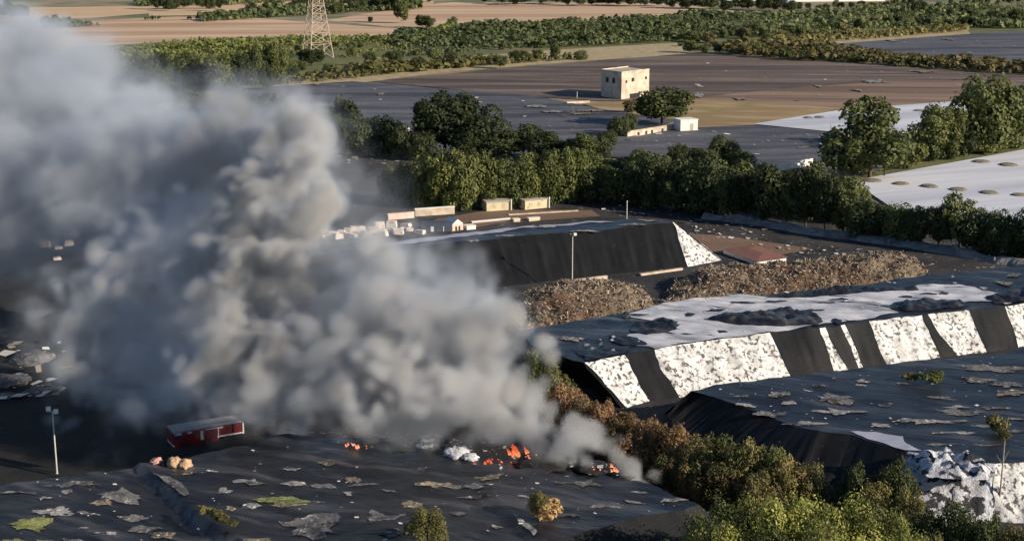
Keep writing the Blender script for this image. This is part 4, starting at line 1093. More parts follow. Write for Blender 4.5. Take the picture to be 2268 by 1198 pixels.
# orchard trees that stand out
row([(690, 150, 46, 56, 'leaf_dark'), (870, 150, 44, 40), (780, 130, 22, 26), (960, 148, 34, 40), (820, 148, 30, 40), (930, 152, 26, 36, 'leaf_dark'), (995, 150, 34, 36), (1020, 148, 26, 30), (1108, 150, 44, 36),
     (1150, 138, 26, 36), (1228, 134, 30, 30), (1288, 130, 22, 26), (1190, 130, 18, 30), (730, 165, 24, 36), (770, 168, 24, 36), (815, 166, 26, 36), (850, 160, 22, 30), (890, 156, 20, 30), (640, 170, 26, 40), (600, 176, 26, 40),
     (1070, 142, 18, 26), (665, 160, 22, 30)], 'round', ['leaf_mid', 'leaf_far'], 'broadleaf_tree', 'tree', 'in the loose line along the dry verge', 'tree', 'loose line of trees along the dry verge')
row(spread(640, 118, 1000, 84, 12, 18, 24, 10, 6) , 'bush', ['leaf_far', 'leaf_mid'], 'bush', 'green bush', 'standing up in the bright orchard', 'bush', 'bushes standing up in the bright orchard', True)
row(spread(1010, 80, 1500, 60, 18, 22, 30, 10, 7), 'bush', ['leaf_far', 'leaf_mid', 'leaf_far'], 'bush', 'bush', 'in the orchard band past the pylon', 'bush', 'bushes in the orchard band past the pylon', True)
row(spread(1100, 108, 1500, 82, 15, 24, 32, 10, 5), 'bush', ['leaf_far', 'leaf_mid'], 'bush', 'bush', 'above the narrow dry strip', 'bush', 'bushes above the narrow dry strip', True)
row(spread(1515, 92, 2000, 62, 20, 24, 32, 10, 8), 'bush', ['leaf_mid', 'leaf_far', 'leaf_mixed'], 'bush', 'bush', 'in the orchard band above the brown scrub', 'bush', 'bushes in the orchard band above the brown scrub', True)
row(spread(2000, 62, 2290, 56, 12, 22, 30, 8, 7), 'bush', ['leaf_far', 'leaf_mid'], 'bush', 'bush', 'along the upper edge of the far grey sheeting', 'bush', 'bushes along the far grey sheeting', True)
row([(1697, 104, 30, 30, 'leaf_mid'), (1530, 118, 30, 44), (1560, 120, 22, 30), (1590, 118, 22, 30)], 'round', ['leaf_mid'], 'broadleaf_tree', 'round green tree', 'at the corner of the ploughed field', 'tree', 'round trees at the corner of the ploughed field', True)
row(spread(1640, 124, 2140, 148, 26, 26, 30, 7, 5), 'bush', ['leaf_mixed', 'leaf_mid', 'leaf_olive', 'leaf_mixed'], 'bush', 'scrubby bush', 'in the hedge above the ploughed field', 'bush', 'hedge above the ploughed field', True)
row([(2192, 148, 26, 28), (2148, 150, 22, 22)], 'bush', ['leaf_mixed'], 'bush', 'lone bush', 'past the end of the scrubby hedge', 'bush', 'lone bushes past the scrubby hedge', True)
row(spread(1500, 106, 1700, 96, 8, 10, 24, 8, 3), 'bush', ['leaf_olive', 'leaf_mixed'], 'bush', 'brownish bush', 'in the scrub beside the round trees', 'bush', 'brownish scrub beside the round trees', True)

# --- grove behind the smoke, left of the pylon
row(spread(255, 205, 620, 196, 15, 74, 50, 8, 6), 'clump', ['leaf_mid', 'leaf_dark', 'leaf_mid'], 'broadleaf_tree', 'front tree', 'in the grove rising out of the smoke', 'tree', 'front of the grove in the smoke')
row(spread(290, 182, 640, 166, 13, 56, 50, 8, 5), 'clump', ['leaf_mid', 'leaf_bright', 'leaf_dark'], 'broadleaf_tree', 'back tree', 'in the grove below the bright orchard', 'tree', 'back of the grove in the smoke')
row(spread(60, 190, 260, 190, 7, 64, 60, 8, 6), 'round', ['leaf_dark', 'leaf_mid'], 'broadleaf_tree', 'smoke-veiled tree', 'in the grove behind the drifting smoke', 'tree', 'smoke-veiled grove')
# --- dark belt across the middle
row([(420, 246, 50, 60), (470, 250, 54, 60), (520, 252, 60, 60), (560, 262, 62, 60), (600, 280, 60, 60), (640, 300, 76, 60), (690, 318, 86, 70), (735, 330, 92, 70), (772, 335, 112, 80), (815, 342, 96, 70), (850, 345, 76, 56), (790, 346, 90, 70), (750, 340, 84, 70)],
    'clump', ['leaf_dark'], 'broadleaf_tree', 'dark tree', 'in the belt leading down to the great tree', 'tree', 'dark belt leading down to the great tree')
tree(985, 350, 164, 168, 'great', 'leaf_dark', 'broadleaf_tree', 'great dark round tree, the biggest crown beside the grey sheeting', 'tree')
row([(1062, 352, 104, 100), (1112, 350, 90, 90), (1160, 352, 84, 90), (1205, 358, 66, 70), (1030, 356, 80, 80), (930, 354, 84, 70), (880, 352, 70, 56)], 'clump', ['leaf_dark'], 'broadleaf_tree', 'dark tree', 'in the clump around the great tree', 'tree', 'dark clump around the great tree')
row([(1255, 360, 64, 60), (1290, 362, 78, 70), (1325, 362, 60, 60), (1345, 330, 52, 44), (1372, 305, 54, 54), (1396, 300, 44, 40)], 'round', ['leaf_dark', 'leaf_mid'], 'broadleaf_tree', 'dark tree', 'between the great tree and the cream wall', 'tree', 'trees between the great tree and the cream wall')
tree(1466, 278, 86, 118, 'round', 'leaf_mid', 'broadleaf_tree', 'spreading olive-green tree beside the lone house and white hut', 'tree')
tree(1400, 250, 30, 40, 'bush', 'leaf_mixed', 'bush', 'dry bush at the foot of the lone house', 'bush', None, 0, False)
# --- bright row behind the huts
row([(870, 449, 82, 60, 'leaf_mid'), (905, 459, 102, 62), (945, 463, 122, 66), (985, 467, 132, 70), (1022, 469, 136, 66), (1060, 463, 130, 62), (1095, 463, 114, 62), (1135, 461, 114, 64), (1172, 459, 116, 62), (1208, 457, 124, 64),
     (1246, 453, 128, 66), (1280, 449, 120, 62)], 'clump', ['leaf_bright', 'leaf_mid', 'leaf_bright'], 'broadleaf_tree', 'bright green tree', 'in the row over the yellow huts', 'tree', 'bright row over the yellow huts', bark=M['palebark'])
# --- dark row along the yard
row([(1318, 448, 112, 76), (1356, 452, 100, 76), (1400, 458, 112, 84), (1444, 464, 106, 80), (1486, 470, 116, 80), (1530, 476, 116, 84), (1572, 482, 122, 84), (1612, 486, 120, 80), (1655, 492, 122, 84), (1698, 498, 122, 84),
     (1740, 504, 126, 84), (1784, 510, 126, 88), (1826, 516, 130, 86), (1868, 522, 132, 84), (1908, 528, 122, 76), (1945, 534, 106, 76), (1990, 540, 80, 70), (2034, 546, 110, 80), (2078, 552, 116, 82), (2122, 556, 112, 80),
     (2166, 562, 104, 76), (2206, 568, 106, 70), (2246, 574, 92, 70), (2290, 580, 110, 80), (2340, 588, 110, 90)], 'clump', ['leaf_dark', 'leaf_mid', 'leaf_dark'], 'broadleaf_tree', 'dark tree', 'in the long belt above the rubble bank', 'tree', 'long dark belt above the rubble bank')
row([(1335, 420, 84, 84), (1385, 425, 82, 84), (1430, 430, 84, 90), (1480, 436, 88, 90), (1530, 440, 84, 90), (1580, 446, 88, 90), (1632, 450, 84, 90), (1690, 462, 92, 90), (1745, 470, 92, 92), (1800, 478, 98, 96), (1850, 488, 108, 96), (1885, 496, 104, 84)], 'clump',
    ['leaf_mid', 'leaf_dark', 'leaf_mid'], 'broadleaf_tree', 'tree', 'in the second line behind the long dark belt', 'tree', 'second line behind the long dark belt')
row([(1540, 372, 58, 60), (1600, 366, 76, 76), (1500, 372, 50, 50), (1570, 375, 46, 50), (1460, 380, 40, 50), (1640, 378, 36, 50)], 'round', ['leaf_dark', 'leaf_mid'], 'broadleaf_tree', 'tree', 'sticking up before the nearer grey sheeting', 'tree', 'trees before the nearer grey sheeting')
tree(1972, 546, 50, 16, 'sparse', 'leaf_mid', 'broadleaf_tree', 'thin pale-stemmed tree, first of two in front of the dark belt', 'tree', None, 0, True, M['palebark'])
tree(1992, 548, 54, 16, 'sparse', 'leaf_mid', 'broadleaf_tree', 'thin pale-stemmed tree, second of two in front of the dark belt', 'tree', None, 0, True, M['palebark'])
tree(2030, 548, 26, 24, 'bush', 'leaf_bright', 'bush', 'little bright bush on the rubble bank beneath the dark belt', 'bush', None, 0, False)
# --- tall trees by the white sheeting
tree(1925, 396, 184, 185, 'tall', 'leaf_mid', 'broadleaf_tree', 'tall dark cone-shaped tree standing against the far white sheeting', 'tree')
tree(1958, 392, 110, 90, 'round', 'leaf_mid', 'broadleaf_tree', 'lower bushy tree hugging the tall cone-shaped tree', 'tree')
tree(1890, 396, 80, 70, 'round', 'leaf_mid', 'broadleaf_tree', 'low round tree at the near foot of the tall cone-shaped tree', 'tree')
row([(2085, 345, 108, 110), (2055, 350, 84, 80), (2170, 332, 142, 116), (2215, 330, 148, 110), (2262, 326, 144, 110), (2310, 322, 130, 110), (2140, 340, 100, 80)], 'clump', ['leaf_mid', 'leaf_mid', 'leaf_dark'], 'broadleaf_tree', 'broad tree', 'in the clump between the two white sheetings', 'tree',
    'clump between the two white sheetings')
row([(2030, 368, 56, 50), (2068, 360, 44, 44), (2100, 355, 48, 50), (2136, 350, 44, 44), (2010, 376, 40, 50), (2180, 344, 34, 44)], 'bush', ['leaf_mid', 'leaf_bright'], 'bush', 'low bush', 'along the edge of the near white sheeting', 'bush', 'low bushes along the near white sheeting')

# --- trees around the burning mound
row([(1196, 886, 124, 100, 'leaf_bright'), (1224, 930, 132, 100, 'leaf_olive')], 'pine', ['leaf_mixed'], 'pine_tree', 'green tree', 'at the edge of the smoke by the striped mound', 'tree', 'green trees at the smoke edge')
row([(1250, 965, 128, 100), (1295, 985, 124, 100), (1340, 1005, 128, 104), (1382, 1022, 122, 100), (1424, 1040, 126, 104), (1465, 1058, 130, 96), (1310, 1010, 100, 90), (1400, 1060, 100, 90)], 'pine', ['leaf_brown'], 'scorched_pine', 'scorched brown pine',
    'in the row behind the burning edge', 'tree', 'scorched row behind the burning edge')
row([(1515, 1075, 150, 110, 'leaf_brown'), (1560, 1100, 150, 120, 'leaf_olive'), (1605, 1115, 164, 116), (1652, 1125, 170, 116), (1700, 1135, 168, 116), (1748, 1145, 158, 110), (1790, 1150, 136, 100), (1590, 1140, 130, 110), (1680, 1160, 130, 110), (1480, 1100, 110, 90, 'leaf_mixed'), (1540, 1110, 130, 110, 'leaf_mixed')], 'pine',
    ['leaf_olive', 'leaf_mixed', 'leaf_mid'], 'pine_tree', 'dark green pine', 'in the row past the scorched pines', 'tree', 'dark green row past the scorched pines')
row([(1530, 1400, 262, 190), (1590, 1394, 306, 210), (1655, 1402, 324, 220), (1722, 1406, 332, 230), (1790, 1402, 326, 230), (1855, 1404, 330, 230), (1920, 1402, 318, 210), (1975, 1398, 280, 170), (1600, 1450, 300, 220), (1700, 1456, 312, 230), (1810, 1455, 318, 230), (1910, 1450, 296, 200)], 'pine_wide',
    ['leaf_lime', 'leaf_bright', 'leaf_lime'], 'pine_tree', 'yellow-green pine', 'in the bright row at the bottom', 'tree', 'bright yellow-green row')
row([(1893, 1170, 160, 90), (1975, 1175, 186, 100), (1935, 1200, 150, 100), (2010, 1215, 150, 90)], 'pine', ['leaf_mid', 'leaf_olive'], 'pine_tree', 'green pine', 'against the dark slope of the wide mound', 'tree', 'green pines against the dark slope')
row([(2085, 1275, 186, 120), (2040, 1260, 150, 110), (2130, 1300, 190, 120), (2185, 1320, 200, 120), (2235, 1330, 190, 120), (2290, 1340, 190, 120), (2050, 1340, 180, 120)], 'pine', ['leaf_mid', 'leaf_mixed', 'leaf_mid', 'leaf_dark'], 'pine_tree', 'dull green pine', 'in the corner clump below the white slope', 'tree', 'corner clump below the white slope')
tree(948, 1222, 112, 100, 'pine', 'leaf_olive', 'pine_tree', 'small yellowish pine standing alone on the near side of the mound', 'tree', None, z1(*G(948, 1222, H1).to_2d()) - .1)
tree(1093, 1632, 446, 110, 'pine', 'leaf_olive', 'pine_tree', 'pine tip just showing below the mound, left of its fellow', 'tree')
tree(1222, 1632, 452, 130, 'pine', 'leaf_olive', 'pine_tree', 'pine tip just showing below the mound, right of its fellow', 'tree')
# tall thin sapling in front of the wide mound
sp_ = G(2210, 1150); sh = (1150 - 945) / ppm(sp_)
t = tag(empty('sapling', sp_), 'thin bare-stemmed sapling with a small top, before the wide black mound', 'tree'); mb = MB()
mb.bar((0, 0, 0), (.05, 0, sh), .09, .05, 7); mb.bar((.04, 0, sh * .62), (-.55, 0, sh * .74), .03, .015); mb.bar((.04, 0, sh * .66), (.5, .1, sh * .78), .03, .015); mb.bar((.04, 0, sh), (.2, 0, sh * 1.17), .04, .02)
mb.build('trunk', M['palebark'], t); o = link('crown', CR['sparse'][0], M['leaf_olive'], t); o.scale = (1.7, 1.7, 2.2); o.location = (0, 0, sh * .80)
tree(2062, 846, 30, 62, 'bush', 'leaf_mid', 'bush', 'round green bush growing on top of the wide black mound', 'bush', None, H3, False)
tree(2015, 844, 18, 40, 'bush', 'leaf_mixed', 'bush', 'low dry bush beside the green one on the wide mound', 'bush', None, H3, False)
tree(2208, 962, 46, 54, 'bush', 'leaf_olive', 'bush', 'olive bush on the wide mound behind the sapling', 'bush', None, H3, False)
# weeds along the fold of the near mound
for i, (x, y, w_, h_) in enumerate([(455, 1140, 30, 18), (476, 1148, 34, 22), (496, 1158, 34, 22), (515, 1166, 26, 18), (444, 1128, 20, 10)]):
    shrub(x, y, h_, w_, 'leaf_olive', 'weed_clump', ORD[i] + ' clump of yellow weeds along the fold in the near mound', 'weeds', 'weeds along the fold', H1 + .1)


# ------------------------------------------------------------------ lumps on the burning mound
def lump(name, x, y, w_, h_, mat, label, cat, z, group=None, seed=0, fq=2.2):
    p = G(x, y, z); k = ppm(p); v, f = [], []; nu, nv = 22, 12
    for j in range(nv + 1):
        th = math.pi * j / nv
        for i in range(nu):
            a = 2 * math.pi * i / nu; d = Vector((math.sin(th) * math.cos(a), math.sin(th) * math.sin(a), math.cos(th)))
            q = 1 + .38 * mn.noise(d * fq + Vector((seed, 0, 0))) + .2 * mn.noise(d * fq * 2.4 + Vector((seed, 3, 0)))
            v.append((d.x * q * w_ / k / 2, d.y * q * w_ / k / 2, h_ / k * (.42 + .55 * d.z * q)))
    for j in range(nv):
        for i in range(nu):
            i2 = (i + 1) % nu; f.append((j * nu + i, (j + 1) * nu + i, (j + 1) * nu + i2, j * nu + i2))
    o = link(name, mesh(name, v, f, True), M[mat]); o.location = p; tag(o, label, cat, group); return o


zz = z1(*G(392, 1032, H1).to_2d()) - .15
lump('foam_lump', 386, 1035, 32, 24, 'straw', 'upright tan lump with a dark hollow near the mound edge', 'lump', zz, None, 1, 3.0)
lump('foam_lump', 410, 1036, 32, 20, 'straw', 'rounded tan lump at the right of the pair near the mound edge', 'lump', zz, None, 5, 2.4)
lump('foam_lump', 348, 1029, 30, 16, 'pinkscrap', 'flat pinkish scrap beside the tan lumps', 'scrap', zz, None, 8)
lump('foam_lump', 366, 1034, 20, 15, 'char', 'dark charred scrap between the pink scrap and tan lumps', 'scrap', zz, None, 9)
# dead bush by the mound's front edge: straw-coloured skirts with a green top
zz = z1(*G(1198, 1146, H1).to_2d())
t = tag(empty('dead_bush', G(1198, 1152, zz)), 'straw-coloured dead bush with a green top near the front edge of the mound', 'bush'); k = ppm(t.location)
o = link('crown', CR['bush'][0], M['leaf_straw'], t); o.scale = (84 / k, 70 / k, 58 / k)
o = link('green_top', CR['pine'][1], M['leaf_olive'], t); o.scale = (52 / k, 52 / k, 56 / k); o.location = (-.15, -.2, 18 / k)
# ash and charred heaps along the burning edge
for i, (x, y, w_, h_, mt, lab) in enumerate([(955, 990, 70, 22, 'ash', 'pale ash heap below the white smoke column'), (1010, 1012, 60, 24, 'ash', 'mottled white and black ash heap beside the red flames'),
                                             (1040, 1022, 40, 18, 'ash', 'small white ash scrap heap touching the near flame'), (900, 992, 90, 16, 'char', 'black charred heap at the start of the ash'),
                                             (1200, 1030, 120, 18, 'char', 'long charred heap beneath the biggest flame'), (1310, 1040, 90, 18, 'char', 'charred heap between the biggest and the last flame'),
                                             (820, 985, 80, 14, 'char', 'charred heap beside the first flame'), (1380, 1055, 60, 12, 'char', 'charred heap under the thin tip of smoke')]):
    zz = z1(*G(x, y, H1).to_2d()) - .25
    lump('ash_heap', x, y, w_, h_ * (1.1 if mt == 'ash' else .75), mt, lab, 'ash heap', zz, None, i * 3 + 2, 3.4)
# crumpled tarps on the dark ground at the left edge
for i, (x, y, w_, h_, lab) in enumerate([(20, 850, 90, 26, 'grey crumpled sheet heap nearest the edge of the dark ground'), (100, 868, 90, 16, 'low grey sheet lying toward the smoke on the dark ground'), (70, 800, 90, 26, 'dark grey sheet heap behind the others beside the smoke'),
                                         (10, 880, 60, 14, 'flat pale sheet in front of the grey sheet heaps')]):
    lump('sheet_heap', x, y + 6, w_, h_, 'patch_grey', lab, 'sheet heap', -.1, None, i * 5 + 31, 3.0)


# ------------------------------------------------------------------ flames
def flame(x, y, w_, h_, tongues, mat, label, seed):
    p = G(x, y, H1); p.z = z1(p.x, p.y) - .1; k = ppm(p); g = random.Random(seed)
    t = tag(empty('flame', p), label, 'flame', 'flames along the burning edge')
    for i in range(tongues):
        bx = g.uniform(-.5, .5) * w_ / k; by = g.uniform(-.5, .5); hh_ = h_ / k * g.uniform(.45, 1) * (1 - abs(bx) / (w_ / k) * .7); r = w_ / k * g.uniform(.07, .14); ph = g.uniform(0, 6)
        v, f = [], []; nr_, ns = 9, 8
        for j in range(nr_ + 1):
            q = j / nr_; rr = r * (1 - q) ** .7 * (.65 + .9 * q * (1 - q) * 2) + .005
            cx_ = bx - .35 * q * q * hh_ + .12 * hh_ * math.sin(q * 5 + ph) * q; cy_ = by + .1 * hh_ * math.cos(q * 4 + ph) * q
            for s in range(ns):
                a = 2 * math.pi * s / ns; v.append((cx_ + math.cos(a) * rr, cy_ + math.sin(a) * rr * .6, q * hh_))
        for j in range(nr_):
            for s in range(ns):
                s2 = (s + 1) % ns; f.append((j * ns + s, j * ns + s2, (j + 1) * ns + s2, (j + 1) * ns + s))
        link('tongue', mesh('tongue', v, f, True), M[mat], t)


for q, (fx, fy, fw, fh, fl) in enumerate([(815, 990, 24, 9, 'faint low flame just past the pale first flame'), (1096, 1022, 30, 12, 'thin ragged flame between the ash and the biggest flame'),
        (1180, 1020, 34, 16, 'ragged flame at the flank of the biggest flame, toward the pines'), (1225, 1030, 30, 10, 'faint flame in the smoke halfway to the mound corner'), (1325, 1040, 26, 12, 'little flame just before the last pale flame')]):
    flame(fx, fy, fw, fh, 7, 'flame' if q % 2 else 'flame_pale', fl, 20 + q)
flame(784, 991, 34, 14, 5, 'flame_pale', 'small pale flame at the left end of the burning edge', 1)
flame(1072, 1023, 40, 17, 6, 'flame', 'small orange flame beside the ash heap', 2)
flame(1120, 1024, 26, 11, 4, 'flame_pale', 'low pale orange flame just before the biggest flame', 3)
flame(1148, 1012, 46, 28, 9, 'flame', 'biggest red flame glowing through the grey smoke', 4)
flame(1352, 1038, 34, 18, 5, 'flame_pale', 'pale flame under the thin white smoke near the mound corner', 5)

# ------------------------------------------------------------------ smoke
PUFFS = [  # photo px, py, radius px, distance m, density
    # the burning edge
    (1432, 1060, 7, 117.5, .9), (1415, 1050, 11, 117.5, .9), (1395, 1040, 15, 118, .9), (1372, 1028, 20, 118, .9), (1345, 1012, 26, 118, .9), (1318, 1000, 32, 118.5, .85), (1288, 990, 38, 118.5, .8), (1335, 985, 20, 119, .5),
    (1250, 982, 36, 119, .8), (1235, 925, 26, 119.5, .5), (1210, 962, 44, 119, .8), (1150, 930, 56, 120, .8), (1110, 968, 44, 119.5, .6), (1085, 920, 80, 121, .8), (1020, 955, 46, 120, .6), (960, 950, 40, 120, .5),
    (1085, 855, 66, 123, .8), (1120, 800, 30, 124, .5), (1050, 770, 82, 125, .7), (1080, 700, 50, 127, .5), (1030, 660, 76, 128, .5), (1080, 600, 60, 129, .35), (990, 620, 90, 129, .5), (930, 570, 60, 130, .35),
    (960, 730, 110, 126, .8), (870, 650, 110, 128, .6), (880, 800, 110, 124, .9), (800, 590, 80, 130, .5), (800, 740, 110, 127, .8), (930, 890, 80, 122, .8), (840, 920, 50, 120.5, .7), (870, 895, 24, 119.5, .9), (835, 940, 24, 119.5, .8), (805, 970, 16, 119.2, .8),
    (785, 860, 90, 123, .9), (720, 780, 110, 126, .9), (740, 930, 44, 121, .9), (700, 940, 30, 121, .9), (690, 880, 70, 123, 1.0), (640, 895, 46, 124, .9), (625, 840, 70, 126, 1.0), (560, 840, 56, 131, .9), (660, 940, 22, 122, .6), (770, 975, 12, 119.5, .5),
    (1255, 962, 38, 119.2, .85), (1228, 985, 44, 118.8, .9), (1190, 937, 42, 119.8, .85), (1290, 1000, 34, 118.4, .9), (1258, 1005, 30, 118.2, .9), (1190, 1000, 34, 118.6, .8),
    (880, 976, 15, 118.6, .9), (915, 984, 16, 118.5, .9), (950, 990, 16, 118.4, 1.0), (985, 998, 15, 118.3, 1.0), (1020, 1008, 14, 118.2, 1.0), (1050, 1012, 16, 118.4, .9), (1095, 1005, 22, 118.6, .9),
    (1000, 870, 80, 121.5, .8), (950, 905, 64, 120.8, .75), (1040, 955, 46, 119.8, .7), (900, 945, 44, 120, .65), (980, 960, 40, 119.6, .6), (860, 940, 40, 120, .65), (848, 908, 18, 118.6, 1.2), (876, 894, 20, 118.6, 1.2), (905, 890, 16, 118.8, 1.1),
    # the bright column
    (640, 760, 90, 128, 1.0), (560, 790, 74, 129, 1.0), (520, 730, 60, 131, 1.0), (610, 680, 90, 131, 1.0), (530, 660, 70, 133, 1.0), (650, 600, 80, 133, 1.0), (560, 590, 80, 134, 1.0), (500, 560, 50, 136, 1.0), (640, 520, 80, 136, 1.0), (550, 510, 72, 138, 1.0),
    (490, 490, 44, 139, 1.0), (630, 440, 84, 140, 1.0), (570, 420, 60, 142, .9), (660, 370, 66, 144, .9), (610, 340, 70, 146, .8), (690, 320, 40, 148, .6), (560, 320, 70, 150, .7), (700, 430, 40, 142, .6), (640, 300, 50, 150, .6),
    # the upper drift
    (480, 340, 90, 155, .6), (420, 420, 100, 154, .65), (340, 470, 100, 152, .6), (400, 310, 60, 162, .4), (310, 380, 110, 160, .6), (250, 290, 90, 168, .55), (190, 400, 120, 166, .6), (220, 480, 80, 160, .55), (150, 300, 120, 174, .55), (80, 420, 120, 170, .6),
    (120, 220, 110, 180, .5), (200, 180, 66, 184, .38), (40, 290, 130, 178, .55), (20, 180, 110, 186, .48), (-60, 400, 140, 172, .6), (-80, 250, 160, 180, .45), (190, 110, 34, 188, .25), (-40, 500, 80, 164, .5), (60, 510, 60, 162, .4), (270, 210, 56, 176, .35),
    (-220, 330, 200, 176, .6), (-380, 300, 240, 180, .6), (-250, 150, 150, 186, .42), (290, 260, 64, 170, .42), (160, 130, 60, 190, .26), (60, 120, 80, 190, .26), (340, 300, 60, 166, .42),
    # the bluish lower left
    (400, 500, 80, 142, .6), (350, 560, 80, 141, .55), (300, 610, 90, 142, .55), (420, 600, 90, 138, .6), (220, 630, 80, 143, .5), (440, 690, 90, 135, .6), (340, 690, 90, 138, .55), (210, 710, 90, 142, .5), (140, 670, 70, 144, .42),
    (280, 780, 90, 139, .55), (180, 780, 70, 142, .45), (400, 790, 90, 137, .55), (480, 780, 70, 133, .7), (240, 840, 66, 142, .45), (340, 850, 80, 143, .5), (430, 850, 70, 143, .55), (500, 845, 64, 141, .65), (300, 905, 56, 146, .4),
    (400, 900, 54, 147, .45), (480, 895, 54, 147, .5), (560, 900, 48, 146, .6), (600, 930, 36, 141, .6), (130, 600, 44, 146, .35), (390, 460, 50, 146, .8), (350, 500, 44, 147, .7), (290, 470, 70, 150, .6),
    # thin veils
    (780, 430, 80, 150, .16), (860, 440, 70, 152, .14), (920, 455, 46, 154, .10), (755, 370, 60, 152, .16), (760, 500, 50, 148, .14), (720, 560, 50, 140, .25), (700, 620, 60, 134, .4), (620, 240, 60, 165, .05), (520, 240, 60, 168, .06), (700, 270, 40, 160, .05), (90, 60, 110, 200, .05), (0, 20, 120, 210, .06)]

VOX = .32
lo = np.array([-94.0, 107.0, .2]); hi = np.array([18.0, 200.0, 46.0])
res = np.ceil((hi - lo) / VOX).astype(int); hi = lo + (res - 1) * VOX


def vnoise(shape, wl, seed, squash=(1, 1, 1)):
    """smooth value noise on the grid with wavelength wl metres"""
    g = np.random.default_rng(seed)
    out = None
    n = [int(math.ceil(s * VOX / (wl * q))) + 4 for s, q in zip(shape, squash)]
    a = g.uniform(-1, 1, n).astype(np.float32)
    for ax in range(3):
        x = np.arange(shape[ax]) * VOX / (wl * squash[ax]); i = x.astype(int); f_ = (x - i).astype(np.float32)
        sh = [1, 1, 1]; sh[ax] = -1; f_ = f_.reshape(sh)
        p0, p1, p2, p3 = (np.take(a, i + q, axis=ax) for q in range(4))
        a = ((1 - f_) ** 3 * p0 + (3 * f_ ** 3 - 6 * f_ ** 2 + 4) * p1 + (-3 * f_ ** 3 + 3 * f_ ** 2 + 3 * f_ + 1) * p2 + f_ ** 3 * p3) / 6
    return a / .38


sd = np.full(res, 9.0, np.float32); wn = np.zeros(res, np.float32); wd = np.full(res, 1e-6, np.float32); wr = np.zeros(res, np.float32)
for x, y, r, D, w in PUFFS:
    c = np.array(at_depth(x, y, D)); R_ = r * D / F * .98; mg = R_ + 5.0
    i0 = np.maximum(0, ((c - mg - lo) / VOX).astype(int)); i1 = np.minimum(res, ((c + mg - lo) / VOX).astype(int) + 2)
    if (i1 <= i0).any(): continue
    ax = [(lo[k] + np.arange(i0[k], i1[k]) * VOX - c[k]).astype(np.float32) for k in range(3)]
    d = np.sqrt(ax[0][:, None, None] ** 2 + ax[1][None, :, None] ** 2 + ax[2][None, None, :] ** 2) - R_
    sl_ = tuple(slice(a, b) for a, b in zip(i0, i1))
    sd[sl_] = np.minimum(sd[sl_], d)
    q = np.exp(-np.clip(d / max(.8, R_ * .35) + 1, -1, 8)); wn[sl_] += q * w; wd[sl_] += q; wr[sl_] += q * R_
W_ = wn / wd
RL = np.clip(wr / wd, .3, 6).astype(np.float32); del wr      # local puff size: small puffs carry only small curls
gi_ = [np.arange(k, dtype=np.float32).reshape([-1 if q == a else 1 for q in range(3)]) for a, k in enumerate(res)]
oct_ = lambda wl: np.clip(RL / (.75 * wl), .06, 1)
wi = []
for a in range(3):
    w_ = sum(am * vnoise(tuple(res), wl, sd_ + a) * oct_(wl) for am, wl, sd_ in ((2.4, 9, 21), (1.6, 4.2, 31), (.95, 2.0, 41), (.45, 1.0, 51)))
    wi.append(np.clip(np.rint(gi_[a] + w_ / VOX), 0, res[a] - 1).astype(np.int32))
sd = sd[wi[0], wi[1], wi[2]]; W_ = W_[wi[0], wi[1], wi[2]]; RL = RL[wi[0], wi[1], wi[2]]; del wi
bil = lambda wl, s: 2.4 * np.abs(vnoise(tuple(res), wl, s)) - .80
amp = np.clip(.35 + W_ * .9, .3, 1.1)
bump = 1.2 * vnoise(tuple(res), 11, 1) * oct_(11)
for wl, am, sd_ in ((7.0, .5, 2), (3.4, .80, 3), (1.8, .85, 4), (1.0, .62, 5)): bump += am * bil(wl, sd_) * oct_(wl)
far = np.clip((np.linspace(lo[1], hi[1], res[1]) - 136.0) / 22.0, 0, 1).astype(np.float32)[None, :, None]   # old smoke has spread and softened
s_ = sd - bump * (.6 + .6 * amp) * (1 - .4 * far) - 2.2 * far
edge = np.where(W_ > .3, 2.3, 4.6 - 2.5 * W_ / .3) * (1 + 1.3 * far) * np.clip(RL / 2.5, .25, 1)
den = np.clip(-s_ / edge, 0, 1); den = den * den * (3 - 2 * den)
den *= W_ ** 1.7 * (1.0 + .6 * np.clip(vnoise(tuple(res), 4, 9), -1, 1))
den += .045 * W_ * np.clip(1 - s_ / 4.5, 0, 1) ** 2 * np.clip(.6 + .9 * vnoise(tuple(res), 5, 61) + .5 * vnoise(tuple(res), 2, 62), 0, 2) * np.clip(RL / 3 - .3, 0, 1)
zz_ = (lo[2] + np.arange(res[2]) * VOX)[None, None, :]
den *= np.clip((zz_ - .4) / 1.5, 0, 1)
fl_ = [G(*q, 6.0) for q in ((-400, 1130), (0, 1067), (640, 964), (785, 988), (1100, 1016), (1440, 1064), (1548, 1107))]   # low smoke stays behind the burning edge
yl_ = np.interp(lo[0] + np.arange(res[0]) * VOX, [q.x for q in fl_], [q.y for q in fl_]).astype(np.float32)[:, None, None]
yy_ = (lo[1] + np.arange(res[1]) * VOX).astype(np.float32)[None, :, None]
den *= np.maximum(np.clip((yy_ - yl_ + .7) / 1.6, 0, 1), np.clip((zz_ - 9.0) / 3.0, 0, 1))
den[den < .004] = 0
den = np.ascontiguousarray(den, np.float32)
del sd, wn, wd, bump, s_

